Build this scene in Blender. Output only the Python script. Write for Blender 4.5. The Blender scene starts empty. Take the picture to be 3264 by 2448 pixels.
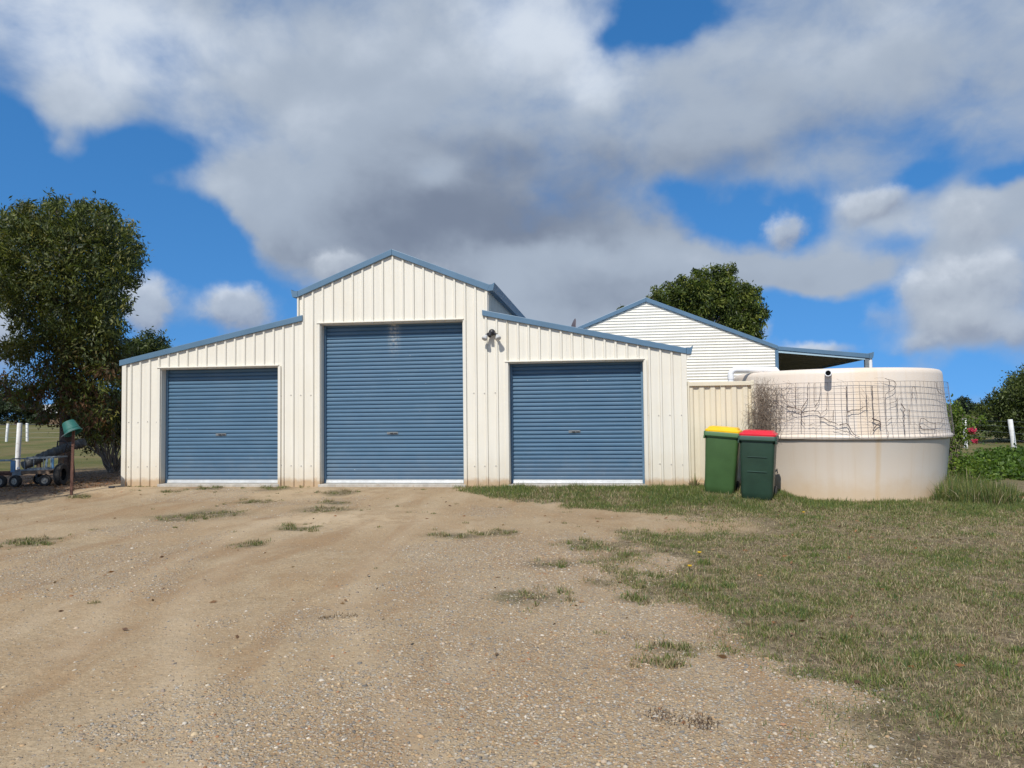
import bpy, bmesh, math, random
import numpy as np
from mathutils import Vector, Matrix, Euler
R = math.radians
random.seed(7)
rng = np.random.default_rng(11)
scene = bpy.context.scene
col = scene.collection

# ------------------------------------------------------------------ camera
cam_data = bpy.data.cameras.new('camera')
cam = bpy.data.objects.new('camera', cam_data)
col.objects.link(cam)
scene.camera = cam
cam_data.sensor_width = 36.0
cam_data.lens = 36.0 * 2361.6 / 3264.0
cam_data.clip_start = 0.1
cam_data.clip_end = 3000
cam.matrix_world = (Matrix.Translation((1.70, -13.665, 1.316)) @ Matrix.Rotation(R(7.60), 4, 'Z')
                    @ Matrix.Rotation(R(90 + 2.382), 4, 'X') @ Matrix.Rotation(R(-0.65), 4, 'Z'))

# ------------------------------------------------------------------ sun and sky
SUN_AZ, SUN_EL = 13.0, 47.0                       # degrees left of the shed front's normal, above the horizon
sdir = Vector((-math.sin(R(SUN_AZ)) * math.cos(R(SUN_EL)), -math.cos(R(SUN_AZ)) * math.cos(R(SUN_EL)), math.sin(R(SUN_EL))))
sun_data = bpy.data.lights.new('sun', 'SUN')
sun_data.energy = 4.3
sun_data.angle = R(0.53)
sun_data.color = (1.0, 0.955, 0.88)
sun = bpy.data.objects.new('sun', sun_data)
col.objects.link(sun)
sun.rotation_euler = (-sdir).to_track_quat('-Z', 'Y').to_euler()
sun.location = (0, 0, 40)

scene.view_settings.view_transform = 'Standard'
scene.view_settings.look = 'None'
scene.view_settings.gamma = 1.0
scene.view_settings.exposure = 0.0
scene.view_settings.use_curve_mapping = False

# clouds: azimuth, elevation, half widths (degrees), amount; then the brighter and darker parts of the cloud
CLOUD = [
(17.83,18.58,8.97,3.79,-0.28),(-21.84,14.75,8.04,2.95,0.60),(-27.78,16.60,4.26,2.50,0.50),(-23.86,12.65,4.76,1.16,0.50),(-39.15,14.40,7.64,3.46,-1.00),(-33.55,9.78,7.07,3.45,-0.90),(-25.50,9.57,5.02,2.00,-0.60),(-41.01,17.83,3.42,1.93,-0.60),(-33.33,18.45,2.10,1.77,-0.55),(-30.88,12.52,2.48,2.22,-0.50),(-31.16,8.64,1.22,2.26,-0.60),(-37.50,10.70,4.23,3.61,-0.50),(5.09,27.79,3.09,2.23,-1.10),(1.88,26.19,1.59,1.32,-0.50),(8.20,28.14,2.34,1.38,-0.40),(11.17,14.56,6.52,1.35,-1.00),(4.82,15.90,2.05,1.05,-0.60),(19.09,11.82,4.16,1.18,-0.80),(8.49,12.65,3.92,1.00,-0.50),(20.75,10.24,1.65,1.54,-0.40),(15.99,6.82,3.81,1.95,-1.00),(12.93,8.34,2.18,1.65,-0.50),(18.86,4.07,1.70,1.60,-0.50),(19.50,6.27,1.13,1.90,-0.50),(26.19,14.12,1.71,0.91,-0.80),(21.74,15.13,1.62,0.89,-0.50),(24.53,2.26,2.25,1.21,-0.50),(-14.84,18.01,1.43,0.85,-0.30),(-23.85,8.27,1.67,1.36,-0.50),(-25.17,10.59,2.32,1.40,0.50),(-20.65,11.37,2.14,1.42,0.40),(-38.39,17.42,1.14,1.57,0.75),(-37.33,19.88,2.53,1.13,0.50),(-30.60,16.33,4.11,1.85,0.50),(-27.13,14.42,3.94,1.61,0.40),(-11.27,16.41,9.39,3.64,0.40),(18.29,14.25,2.72,1.59,0.50),(24.34,12.22,3.02,1.76,0.70),(24.39,5.91,3.24,2.41,0.50),(3.00,11.63,12.49,1.53,1.00),(-5.93,9.47,7.13,2.45,0.80),(15.48,10.44,4.98,1.22,0.80),(1.18,8.23,5.18,2.09,0.60),(11.51,15.02,1.12,0.51,0.50),(-16.58,25.20,18.08,5.74,0.35),(14.87,21.42,11.76,4.58,0.35),]
GLOW = [
(-2.31,11.83,6.00,1.04,0.70),(6.44,11.44,4.97,1.01,0.50),(-5.67,28.03,7.59,3.66,1.30),(-0.31,23.92,3.90,2.71,0.80),(-37.93,23.65,8.84,3.67,1.10),(-33.10,25.93,9.57,2.14,0.50),(-30.29,16.36,3.48,1.70,0.80),(-26.50,19.85,10.25,2.73,0.35),(-23.52,14.66,5.13,1.31,0.40),(6.10,26.39,3.06,2.55,0.30),(23.31,13.26,1.57,0.88,0.25),(-13.41,17.88,2.52,1.15,0.90),(15.17,4.73,2.40,0.66,0.40),(19.52,25.14,6.77,1.60,0.25),(-9.39,22.93,4.37,1.86,0.35),(-5.85,16.04,13.39,3.98,-1.05),(-16.64,13.95,11.85,2.36,-0.75),(-5.88,13.65,9.26,2.05,-0.40),(-21.83,23.94,9.19,1.78,-0.40),(23.57,4.75,4.02,1.22,-0.90),(-25.17,10.59,2.32,1.33,-0.60),(10.65,19.55,6.29,2.75,-0.35),(20.78,20.13,6.57,2.25,-0.30),(4.85,17.54,6.70,1.61,-0.30),(24.56,11.00,2.76,1.33,-0.50),(-13.05,18.71,5.79,1.95,-0.40),(-2.36,8.69,7.02,1.75,-0.40),(6.42,10.76,9.66,1.02,-0.20),(12.89,6.68,0.94,0.67,-0.80),(-42.45,14.21,2.51,1.40,0.20),(-25.18,12.09,3.34,0.83,-0.50),]
PUFF = [
(-33.88,8.01,1.61,1.74,1.20),(-42.09,6.00,1.75,2.05,1.30),(-28.00,7.80,2.57,1.53,1.10),(-20.65,11.27,1.90,1.15,0.90),(-13.82,11.07,2.15,1.21,0.50),(12.67,12.74,1.45,1.04,0.95),(18.14,14.12,2.44,1.29,0.85),(19.18,14.75,1.42,1.06,0.50),(23.98,13.31,2.30,1.32,0.70),(25.09,11.52,2.73,1.31,0.60),(21.40,8.63,1.49,1.54,0.90),(23.43,8.73,1.18,1.51,0.50),(24.73,8.30,1.76,1.49,0.90),(26.76,8.67,1.45,1.74,0.90),(24.13,5.93,3.02,1.51,0.90),(18.93,6.31,1.70,1.15,0.50),(26.63,4.85,1.92,1.18,0.60),(21.41,4.57,1.89,0.78,0.50),(15.17,4.57,2.40,0.79,0.90),(11.44,5.74,0.77,1.35,0.60),(0.18,11.33,5.57,1.03,0.35),]


world = bpy.data.worlds.new('World')
scene.world = world
world.use_nodes = True


def sky_nodes():
    nt = world.node_tree
    nt.nodes.clear()
    N, L = nt.nodes.new, nt.links.new

    def math_(op, a, b=None, c=None):
        n = N('ShaderNodeMath'); n.operation = op
        for i, v in enumerate((a, b, c)):
            if v is None: continue
            if isinstance(v, (int, float)): n.inputs[i].default_value = v
            else: L(v, n.inputs[i])
        return n.outputs[0]

    def vmath(op, a, b=None, c=None):
        n = N('ShaderNodeVectorMath'); n.operation = op
        for i, v in enumerate((a, b, c)):
            if v is None: continue
            if isinstance(v, (tuple, list)): n.inputs[i].default_value = v
            else: L(v, n.inputs[i])
        return n.outputs['Value'] if op == 'DOT_PRODUCT' else n.outputs[0]

    def noise(vec, scale, detail, rough, dist=0.0):
        n = N('ShaderNodeTexNoise'); L(vec, n.inputs['Vector'])
        n.inputs['Scale'].default_value = scale; n.inputs['Detail'].default_value = detail
        n.inputs['Roughness'].default_value = rough; n.inputs['Distortion'].default_value = dist
        return n

    def ramp(v, a, b, lo=0.0, hi=1.0, smooth=True):
        n = N('ShaderNodeMapRange'); n.interpolation_type = 'SMOOTHSTEP' if smooth else 'LINEAR'
        L(v, n.inputs['Value'])
        for k, x in (('From Min', a), ('From Max', b), ('To Min', lo), ('To Max', hi)): n.inputs[k].default_value = x
        return n.outputs[0]

    def mix(f, a, b):
        n = N('ShaderNodeMix'); n.data_type = 'RGBA'
        if isinstance(f, (int, float)): n.inputs[0].default_value = f
        else: L(f, n.inputs[0])
        for i, v in ((6, a), (7, b)):
            if isinstance(v, tuple): n.inputs[i].default_value = v + (1,)
            else: L(v, n.inputs[i])
        return n.outputs[2]

    tc = N('ShaderNodeTexCoord')
    d = tc.outputs['Generated']
    sep = N('ShaderNodeSeparateXYZ'); L(d, sep.inputs[0])
    el = math_('MULTIPLY', math_('ARCSINE', sep.outputs[2]), 57.2958)
    az = math_('MULTIPLY', math_('ARCTAN2', sep.outputs[0], sep.outputs[1]), 57.2958)
    comb = N('ShaderNodeCombineXYZ'); L(az, comb.inputs[0]); L(el, comb.inputs[1])
    # direction-space noise: large shapes, then wisps; flattened towards the horizon like a cloud deck seen from below
    warp = noise(d, 5.0, 5, 0.55)
    wv = vmath('MULTIPLY', vmath('SUBTRACT', warp.outputs['Color'], (.5, .5, .5)), (10.0, 7.0, 0))
    ae = vmath('ADD', comb.outputs[0], wv)
    stretch = vmath('MULTIPLY', d, (1, 1, 1.35))
    f1 = noise(stretch, 4.2, 8, 0.50, 0.2).outputs[0]
    f2 = noise(stretch, 12.0, 8, 0.56, 0.25).outputs[0]
    up = vmath('ADD', stretch, (-.008, -.02, .05))
    f1u = noise(up, 4.2, 8, 0.50, 0.2).outputs[0]
    up2 = vmath('ADD', stretch, (-.004, -.008, .02))
    f2u = noise(up2, 12.0, 4, 0.48, 0.3).outputs[0]

    def blobs(table, start):
        acc = start
        for a, e, ra, re, w in table:
            q = vmath('MULTIPLY_ADD', ae, (1 / ra, 1 / re, 0), (-a / ra, -e / re, 0))
            g = math_('POWER', 0.42, vmath('DOT_PRODUCT', q, q))
            acc = math_('MULTIPLY_ADD', g, w, acc)
        return acc
    base = ramp(el, 1.0, 12.0, 0.16, 0.52)
    n_all = math_('ADD', math_('MULTIPLY', math_('SUBTRACT', f1, .5), 1.2), math_('MULTIPLY', math_('SUBTRACT', f2, .5), .95))
    dens = math_('ADD', blobs(CLOUD, base), n_all)
    alpha = ramp(dens, -0.05, 0.88)
    relief = math_('ADD', math_('MULTIPLY', math_('SUBTRACT', f1, f1u), 0.75), math_('MULTIPLY', math_('SUBTRACT', f2, f2u), 0.16))
    glow = blobs(GLOW, 0.0)
    br = math_('ADD', math_('ADD', math_('MULTIPLY', glow, 0.36), relief), math_('MULTIPLY', math_('SUBTRACT', f1, .5), .35))
    # colours are radiances x 10 because the background strength is 0.1
    mid = (3.9, 4.6, 5.65)
    c1 = mix(ramp(br, 0.0, 0.50), mid, (6.5, 7.2, 8.2))
    c2 = mix(ramp(br, 0.05, -0.60), c1, (1.95, 2.4, 3.3))
    sky = N('ShaderNodeTexSky'); sky.sky_type = 'NISHITA'; sky.sun_disc = False
    sky.sun_elevation = R(SUN_EL); sky.sun_rotation = math.atan2(sdir.x, sdir.y)
    sky.air_density = 1.0; sky.dust_density = 0.25; sky.ozone_density = 2.5; sky.altitude = 50
    lift = vmath('NORMALIZE', vmath('ADD', vmath('MULTIPLY', d, (1, 1, .8)), (0, 0, .30)))
    L(lift, sky.inputs['Vector'])
    hsv = N('ShaderNodeHueSaturation'); hsv.inputs['Saturation'].default_value = 1.32; hsv.inputs['Value'].default_value = 1.75
    L(sky.outputs[0], hsv.inputs['Color'])
    out = mix(alpha, hsv.outputs[0], c2)
    # low cumulus: crisp billowed tops, grey-blue bases
    f3 = noise(d, 17.0, 7, 0.52, 0.2).outputs[0]
    f3u = noise(vmath('ADD', d, (-.005, -.008, .014)), 17.0, 5, 0.48, 0.2).outputs[0]
    num, den = 0.0, 0.0
    ae2 = vmath('ADD', comb.outputs[0], vmath('MULTIPLY', vmath('SUBTRACT', noise(d, 14.0, 6, 0.6).outputs['Color'], (.5, .5, .5)), (4.0, 3.0, 0)))
    for a, e, ra, re, w in PUFF:
        q = vmath('MULTIPLY_ADD', ae2, (1 / ra, 1 / re, 0), (-a / ra, -e / re, 0))
        sp = N('ShaderNodeSeparateXYZ'); L(q, sp.inputs[0])
        g = math_('MULTIPLY', math_('POWER', 0.40, vmath('DOT_PRODUCT', q, q)), w)
        den = math_('ADD', g, den)
        num = math_('MULTIPLY_ADD', math_('ADD', sp.outputs[1], math_('MULTIPLY', sp.outputs[0], -.25)), g, num)
    body = math_('ADD', den, math_('MULTIPLY', math_('SUBTRACT', f3, .5), .75))
    a2 = ramp(body, .18, .88)
    sh = math_('ADD', math_('DIVIDE', num, math_('ADD', den, .05)), math_('MULTIPLY', math_('SUBTRACT', f3, f3u), 2.1))
    k1 = mix(ramp(sh, -.9, .15), (3.0, 3.5, 4.5), (4.5, 5.1, 6.0))
    k2 = mix(ramp(sh, .0, .95), k1, (6.4, 7.0, 7.9))
    out = mix(math_('MULTIPLY', a2, .90), out, k2)
    bg = N('ShaderNodeBackground'); bg.inputs['Strength'].default_value = 0.10
    L(out, bg.inputs['Color'])
    o = N('ShaderNodeOutputWorld'); L(bg.outputs[0], o.inputs['Surface'])


sky_nodes()
world.cycles.sampling_method = 'MANUAL'
world.cycles.sample_map_resolution = 1024

# ------------------------------------------------------------------ helpers
def tag(o, label=None, cat=None, group=None, kind=None):
    if label: o['label'] = label
    if cat: o['category'] = cat
    if group: o['group'] = group
    if kind: o['kind'] = kind
    return o


def empty(name, loc, label, cat, group=None, rot=(0, 0, 0)):
    o = bpy.data.objects.new(name, None)
    col.objects.link(o)
    o.location = loc
    o.rotation_euler = rot
    o.empty_display_size = 0.2
    return tag(o, label, cat, group)


class MB:
    """collects faces; build() links them as ONE mesh object. With world=True the vertices are world coordinates
    and are made local to the (unrotated) parent chain."""

    def __init__(self):
        self.v, self.f, self.m = [], [], Matrix.Identity(4)

    def add(self, vs, fs):
        n = len(self.v)
        self.v += [tuple(self.m @ Vector(p)) for p in vs]
        self.f += [tuple(i + n for i in f) for f in fs]
        return self

    def box(self, x0, x1, y0, y1, z0, z1):
        v = [(x, y, z) for z in (z0, z1) for y in (y0, y1) for x in (x0, x1)]
        return self.add(v, [(0, 2, 3, 1), (4, 5, 7, 6), (0, 1, 5, 4), (2, 6, 7, 3), (0, 4, 6, 2), (1, 3, 7, 5)])

    def bar(self, a, b, w, h=None, upv=(0, 0, 1)):
        a, b = Vector(a), Vector(b)
        h = w if h is None else h
        d = (b - a).normalized()
        up = Vector(upv)
        if abs(d.dot(up)) > .99: up = Vector((1, 0, 0))
        s = d.cross(up).normalized() * (w / 2)
        t = s.cross(d).normalized() * (h / 2)
        v = [p + i * s + j * t for p in (a, b) for i, j in ((-1, -1), (1, -1), (1, 1), (-1, 1))]
        return self.add(v, [(3, 2, 1, 0), (4, 5, 6, 7), (0, 1, 5, 4), (1, 2, 6, 5), (2, 3, 7, 6), (3, 0, 4, 7)])

    def tube(self, pts, r, n=8, caps=True):
        pts = [Vector(p) for p in pts]
        rs = r if isinstance(r, (list, tuple)) else [r] * len(pts)
        base = len(self.v)
        ref = None
        vs = []
        for i, p in enumerate(pts):
            d = (pts[min(i + 1, len(pts) - 1)] - pts[max(i - 1, 0)])
            d = d.normalized() if d.length > 1e-9 else Vector((0, 0, 1))
            if ref is None:
                ref = d.orthogonal().normalized()
            s = (ref - d * ref.dot(d))
            s = s.normalized() if s.length > 1e-6 else d.orthogonal().normalized()
            ref = s
            t = d.cross(s)
            for k in range(n):
                a = 2 * math.pi * k / n
                vs.append(p + (s * math.cos(a) + t * math.sin(a)) * rs[i])
        fs = []
        for i in range(len(pts) - 1):
            for k in range(n):
                a, b = i * n + k, i * n + (k + 1) % n
                fs.append((a, b, b + n, a + n))
        if caps:
            fs.append(tuple(range(n - 1, -1, -1)))
            fs.append(tuple((len(pts) - 1) * n + k for k in range(n)))
        return self.add(vs, fs)

    def lathe(self, prof, n=32, axis='Z', centre=(0, 0, 0), a0=0.0, a1=2 * math.pi):
        full = abs(a1 - a0 - 2 * math.pi) < 1e-6
        m = n if full else n + 1
        c = Vector(centre)
        vs = []
        for r, z in prof:
            for k in range(m):
                a = a0 + (a1 - a0) * k / n
                x, y = r * math.cos(a), r * math.sin(a)
                p = {'Z': (x, y, z), 'X': (z, x, y), 'Y': (y, z, x)}[axis]
                vs.append(c + Vector(p))
        fs = []
        for i in range(len(prof) - 1):
            for k in range(n):
                a, b = i * m + k, i * m + (k + 1) % m
                fs.append((a, b, b + m, a + m))
        return self.add(vs, fs)

    def prism(self, poly, y0, y1, axis='Y'):
        """poly in the plane across the axis ((x, z) for Y, (y, z) for X, (x, y) for Z), extruded along it"""
        n = len(poly)
        def P(a, b, t): return {'Y': (a, t, b), 'X': (t, a, b), 'Z': (a, b, t)}[axis]
        v = [P(a, b, y0) for a, b in poly] + [P(a, b, y1) for a, b in poly]
        f = [tuple(range(n)), tuple(range(2 * n - 1, n - 1, -1))]
        f += [(i, i + n, (i + 1) % n + n, (i + 1) % n) for i in range(n)]
        return self.add(v, f)

    def build(self, name, mat, parent=None, smooth=False, world=True, bevel=0.0, kind=None, angle=40):
        me = bpy.data.meshes.new(name)
        vs = self.v
        if parent is not None and world:
            off = Vector((0, 0, 0))
            p = parent
            while p is not None:
                off += p.location
                p = p.parent
            vs = [(x - off.x, y - off.y, z - off.z) for x, y, z in vs]
        me.from_pydata(vs, [], self.f)
        bm = bmesh.new()
        bm.from_mesh(me)
        bmesh.ops.recalc_face_normals(bm, faces=bm.faces)
        bm.to_mesh(me)
        bm.free()
        me.materials.append(mat)
        o = bpy.data.objects.new(name, me)
        col.objects.link(o)
        if parent is not None: o.parent = parent
        if smooth:
            me.polygons.foreach_set('use_smooth', [True] * len(me.polygons))
            me.set_sharp_from_angle(angle=R(angle))
        if bevel:
            b = o.modifiers.new('bevel', 'BEVEL'); b.width = bevel; b.segments = 2; b.limit_method = 'ANGLE'
        if kind: o['kind'] = kind
        return o


def mesh_np(name, verts, faces, mat, parent=None, tint=None, kind=None):
    """fast mesh from numpy arrays; faces is (n, k). tint: one RGB per face -> face colour attribute 'tint'"""
    me = bpy.data.meshes.new(name)
    nf, k = faces.shape
    me.vertices.add(len(verts)); me.vertices.foreach_set('co', np.asarray(verts, np.float32).ravel())
    me.loops.add(nf * k); me.loops.foreach_set('vertex_index', faces.astype(np.int32).ravel())
    me.polygons.add(nf)
    me.polygons.foreach_set('loop_start', np.arange(0, nf * k, k, dtype=np.int32))
    me.update(calc_edges=True)
    if tint is not None:
        at = me.attributes.new('tint', 'FLOAT_COLOR', 'FACE')
        c = np.ones((nf, 4), np.float32); c[:, :3] = tint
        at.data.foreach_set('color', c.ravel())
    me.materials.append(mat)
    o = bpy.data.objects.new(name, me)
    col.objects.link(o)
    if parent is not None: o.parent = parent
    if kind: o['kind'] = kind
    return o


def copy_tree(o, parent=None):
    c = o.copy(); col.objects.link(c); c.parent = parent
    for ch in list(o.children): copy_tree(ch, c)
    return c


# numpy value noise
def _hash(ix, iy, s):
    h = (ix.astype(np.int64) * 374761393 + iy.astype(np.int64) * 668265263 + s * 974634617) & 0x7fffffff
    h = ((h ^ (h >> 13)) * 1274126177) & 0x7fffffff
    return ((h ^ (h >> 16)) & 0xffff) / 65535.0


def vnoise(x, y, s=0):
    ix, iy = np.floor(x), np.floor(y)
    fx, fy = x - ix, y - iy
    fx, fy = fx * fx * (3 - 2 * fx), fy * fy * (3 - 2 * fy)
    a, b, c, d = _hash(ix, iy, s), _hash(ix + 1, iy, s), _hash(ix, iy + 1, s), _hash(ix + 1, iy + 1, s)
    return (a * (1 - fx) + b * fx) * (1 - fy) + (c * (1 - fx) + d * fx) * fy


def fbm(x, y, s=0, o=4):
    t, amp, tot = 0, 1.0, 0
    for k in range(o):
        t = t + amp * vnoise(x * 2 ** k + 17.3 * k, y * 2 ** k - 9.1 * k, s + k); tot += amp; amp *= .5
    return t / tot


def ss(a, b, v):
    t = np.clip((v - a) / (b - a), 0, 1)
    return t * t * (3 - 2 * t)


def hz(x, y):
    """height of the ground"""
    x, y = np.asarray(x, float), np.asarray(y, float)
    A = .08 + .10 * ss(-1, 4, x)
    tk = ss(4.3, 5.0, x)
    z = -.02 - A * ((1 - tk) * ss(.1, 1.9, -y) + tk * ss(-1.2, .55, -y)) - .02 * tk - .10 * ss(2, 12, -y)
    z = z - .10 * ss(8.1, 9.6, -x) * ss(-4, 0, y)
    z = z - .14 * ss(.5, 4, y) * ss(3, 5, x)
    z = z + .0125 * np.clip(y - 18, 0, 110) * ss(2, 12, -x)
    near = ss(.15, 1.2, -y) + ss(9, 11, -x) + ss(9, 11, x)
    return z + np.clip(near, 0, 1) * ((fbm(x * .9, y * .9, 3, 3) - .5) * .07 + (fbm(x * 4, y * 4, 9, 2) - .5) * .02)


def hz1(x, y): return float(hz(np.array([x]), np.array([y]))[0])


# ------------------------------------------------------------------ materials
class NT:
    def __init__(self, name):
        self.mat = bpy.data.materials.new(name)
        self.mat.use_nodes = True
        self.nt = self.mat.node_tree
        self.nt.nodes.clear()
        self.out = self.nt.nodes.new('ShaderNodeOutputMaterial')
        self.b = self.nt.nodes.new('ShaderNodeBsdfPrincipled')
        self.nt.links.new(self.b.outputs[0], self.out.inputs[0])
        self.coord = self.nt.nodes.new('ShaderNodeTexCoord').outputs['Object']

    def N(self, t): return self.nt.nodes.new(t)
    def L(self, a, b): self.nt.links.new(a, b)

    def put(self, sock, v):
        if isinstance(v, (int, float)): sock.default_value = v
        elif isinstance(v, tuple): sock.default_value = v + (1,) if len(v) == 3 and len(sock.default_value) == 4 else v
        else: self.L(v, sock)

    def math(self, op, a, b=None, c=None):
        n = self.N('ShaderNodeMath'); n.operation = op
        for i, v in enumerate((a, b, c)):
            if v is not None: self.put(n.inputs[i], v)
        return n.outputs[0]

    def ramp(self, v, a, b, lo=0.0, hi=1.0):
        n = self.N('ShaderNodeMapRange'); n.interpolation_type = 'SMOOTHSTEP'
        self.L(v, n.inputs['Value'])
        for k, x in (('From Min', a), ('From Max', b), ('To Min', lo), ('To Max', hi)): n.inputs[k].default_value = x
        return n.outputs[0]

    def noise(self, scale, detail=4, rough=.55, vec=None, dist=0, out='Fac'):
        n = self.N('ShaderNodeTexNoise')
        self.L(vec if vec is not None else self.coord, n.inputs['Vector'])
        n.inputs['Scale'].default_value = scale; n.inputs['Detail'].default_value = detail
        n.inputs['Roughness'].default_value = rough; n.inputs['Distortion'].default_value = dist
        return n.outputs[out]

    def voro(self, scale, vec=None, out='Distance', feature='F1', rnd=1.0):
        n = self.N('ShaderNodeTexVoronoi'); n.feature = feature
        self.L(vec if vec is not None else self.coord, n.inputs['Vector'])
        n.inputs['Scale'].default_value = scale; n.inputs['Randomness'].default_value = rnd
        return n.outputs[out]

    def scale(self, s, vec=None):
        n = self.N('ShaderNodeMapping'); self.L(vec if vec is not None else self.coord, n.inputs[0])
        n.inputs['Scale'].default_value = s
        return n.outputs[0]

    def mix(self, f, a, b, blend='MIX'):
        n = self.N('ShaderNodeMix'); n.data_type = 'RGBA'; n.blend_type = blend
        self.put(n.inputs[0], f); self.put(n.inputs[6], a); self.put(n.inputs[7], b)
        return n.outputs[2]

    def attr(self, name, out='Fac'):
        n = self.N('ShaderNodeAttribute'); n.attribute_name = name
        return n.outputs[out]

    def xyz(self, vec=None):
        n = self.N('ShaderNodeSeparateXYZ'); self.L(vec if vec is not None else self.coord, n.inputs[0])
        return n.outputs

    def colramp(self, v, stops, const=False):
        n = self.N('ShaderNodeValToRGB'); self.L(v, n.inputs[0])
        cr = n.color_ramp
        cr.interpolation = 'CONSTANT' if const else 'LINEAR'
        while len(cr.elements) < len(stops): cr.elements.new(.5)
        for e, (p, c) in zip(cr.elements, stops): e.position = p; e.color = c + (1,)
        return n.outputs[0]

    def bump(self, h, strength=.3, dist=.01):
        n = self.N('ShaderNodeBump'); n.inputs['Strength'].default_value = strength; n.inputs['Distance'].default_value = dist
        self.L(h, n.inputs['Height']); self.L(n.outputs[0], self.b.inputs['Normal'])

    def done(self, color=None, rough=.6, metal=0.0, spec=None):
        if color is not None: self.put(self.b.inputs['Base Color'], color)
        self.put(self.b.inputs['Roughness'], rough)
        self.put(self.b.inputs['Metallic'], metal)
        if spec is not None: self.put(self.b.inputs['Specular IOR Level'], spec)
        return self.mat


def plain(name, c, rough=.6, var=.12, scale=6.0, metal=0.0, bump=0.0, bscale=40, spec=None, dirt=None):
    t = NT(name)
    n = t.noise(scale, 5, .6)
    lo = tuple(x * (1 - var) for x in c); hi = tuple(min(1, x * (1 + var)) for x in c)
    cc = t.mix(t.ramp(n, .3, .7), lo, hi)
    if dirt:
        cc = t.mix(t.ramp(t.noise(scale * 2.7, 6, .65), .52, .72), cc, dirt)
    if bump: t.bump(t.noise(bscale, 4, .6), bump, .01)
    return t.done(cc, rough, metal, spec)


M = {}
# painted cream steel: faint vertical streaks, orange soil splashed along the foot
def cream(name, c, soil=True):
    t = NT(name)
    geo = t.N('ShaderNodeNewGeometry').outputs['Position']
    st = t.noise(1.0, 5, .6, t.scale((9, 9, .5), geo))
    big = t.noise(1.3, 3, .5, geo)
    cc = t.mix(t.ramp(st, .35, .75), c, tuple(x * .93 for x in c))
    cc = t.mix(t.ramp(big, .45, .75, 0, .5), cc, (c[0] * .94, c[1] * .92, c[2] * .88))
    if soil:
        z = t.xyz(geo)[2]
        h = t.math('ADD', z, t.math('MULTIPLY', t.noise(9, 5, .7, geo), -.16))
        cc = t.mix(t.ramp(h, -.02, .10, .85, 0), cc, (.42, .27, .14))
        cc = t.mix(t.ramp(t.math('ADD', z, t.math('MULTIPLY', t.noise(3, 4, .6, geo), -.9)), -.4, .3, .28, 0), cc, (.55, .43, .27))
        cc = t.mix(t.ramp(t.noise(55, 3, .6, geo), .72, .78, 0, .35), cc, (.40, .33, .24))
    t.bump(t.noise(2.2, 3, .5, geo), .10, .05)
    return t.done(cc, .5)
M['cream'] = cream('cream_steel', (.74, .705, .615))
M['cream2'] = cream('cream_fence_steel', (.70, .635, .49))
M['creamh'] = cream('cream_house_cladding', (.80, .77, .68), False)
M['trim'] = plain('pale_trim', (.80, .78, .72), .45, .05, 3)
M['lock'] = plain('dull_lock_steel', (.20, .215, .22), .5, .15, 20, .3)
M['screw'] = plain('screw_grey', (.42, .40, .36), .5, .1, 30)
M['blue'] = plain('blue_steel', (.095, .175, .262), .42, .07, 2.2)
M['bluelt'] = plain('pale_blue_steel', (.38, .52, .60), .5, .05, 3)


def door_mat(name, stain=None):
    t = NT(name)
    geo = t.N('ShaderNodeNewGeometry').outputs['Position']
    x, y, z = t.xyz(geo)
    st = t.noise(1.0, 5, .65, t.scale((1.2, 1, 14), geo))
    c = t.mix(t.ramp(st, .3, .75), (.058, .132, .215), (.076, .160, .250))
    c = t.mix(t.ramp(t.noise(2.1, 4, .6, geo), .4, .8, 0, .30), c, (.12, .195, .27))
    # dusty film rising from the foot
    d = t.math('ADD', z, t.math('MULTIPLY', t.noise(5, 5, .6, geo), -.9))
    c = t.mix(t.ramp(d, -.5, .25, .22, 0), c, (.24, .24, .245))
    # rubbed pale streaks across some ribs and small chips
    s = t.noise(1.0, 3, .5, t.scale((.5, 1, 55), geo))
    c = t.mix(t.math('MULTIPLY', t.ramp(s, .70, .76, 0, .5), t.ramp(t.noise(7, 4, .7, geo), .48, .6)), c, (.48, .54, .57))
    c = t.mix(t.ramp(t.noise(26, 2, .5, geo), .775, .79, 0, .8), c, (.62, .63, .62))
    if stain:
        sx, s0, s1 = stain
        w = t.math('ABSOLUTE', t.math('SUBTRACT', x, t.math('ADD', sx - .03, t.math('MULTIPLY', t.noise(3.1, 3, .6, geo), .06))))
        m = t.math('MULTIPLY', t.ramp(w, .02, .17, 1, 0), t.ramp(z, s0, s1))
        m = t.math('MULTIPLY', m, t.ramp(t.noise(21, 5, .75, geo), .40, .62))
        c = t.mix(t.math('MULTIPLY', m, .75), c, (.52, .50, .43))
    t.bump(t.noise(3.0, 3, .5, geo), .10, .04)
    return t.done(c, .5)
M['door'] = door_mat('blue_roller_steel')
M['doorm'] = door_mat('blue_roller_steel_stained', (-2.43, 2.35, 3.05))
M['alu'] = plain('aluminium', (.66, .67, .66), .4, .08, 8, .35)
M['conc'] = plain('concrete', (.44, .41, .36), .9, .15, 7, bump=.3, dirt=(.36, .27, .17))
M['dark'] = plain('interior_shade', (.035, .034, .032), .9, .1, 2)  # near-black colour stands in for the shade inside the sheds
M['ceil'] = plain('verandah_ceiling', (.20, .19, .165), .7, .1, 2)
M['black'] = plain('black_plastic', (.022, .022, .026), .45, .2, 12)
M['rubber'] = plain('black_rubber', (.026, .025, .024), .85, .25, 14, dirt=(.11, .085, .06))
M['white'] = plain('white_pvc', (.80, .81, .82), .35, .04, 5)
M['wpost'] = plain('white_painted_post', (.78, .78, .76), .7, .05, 5, bump=.25, bscale=25, dirt=(.52, .50, .46))
M['wire'] = plain('galvanised_wire', (.20, .195, .20), .6, .15, 20, .2)
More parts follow.
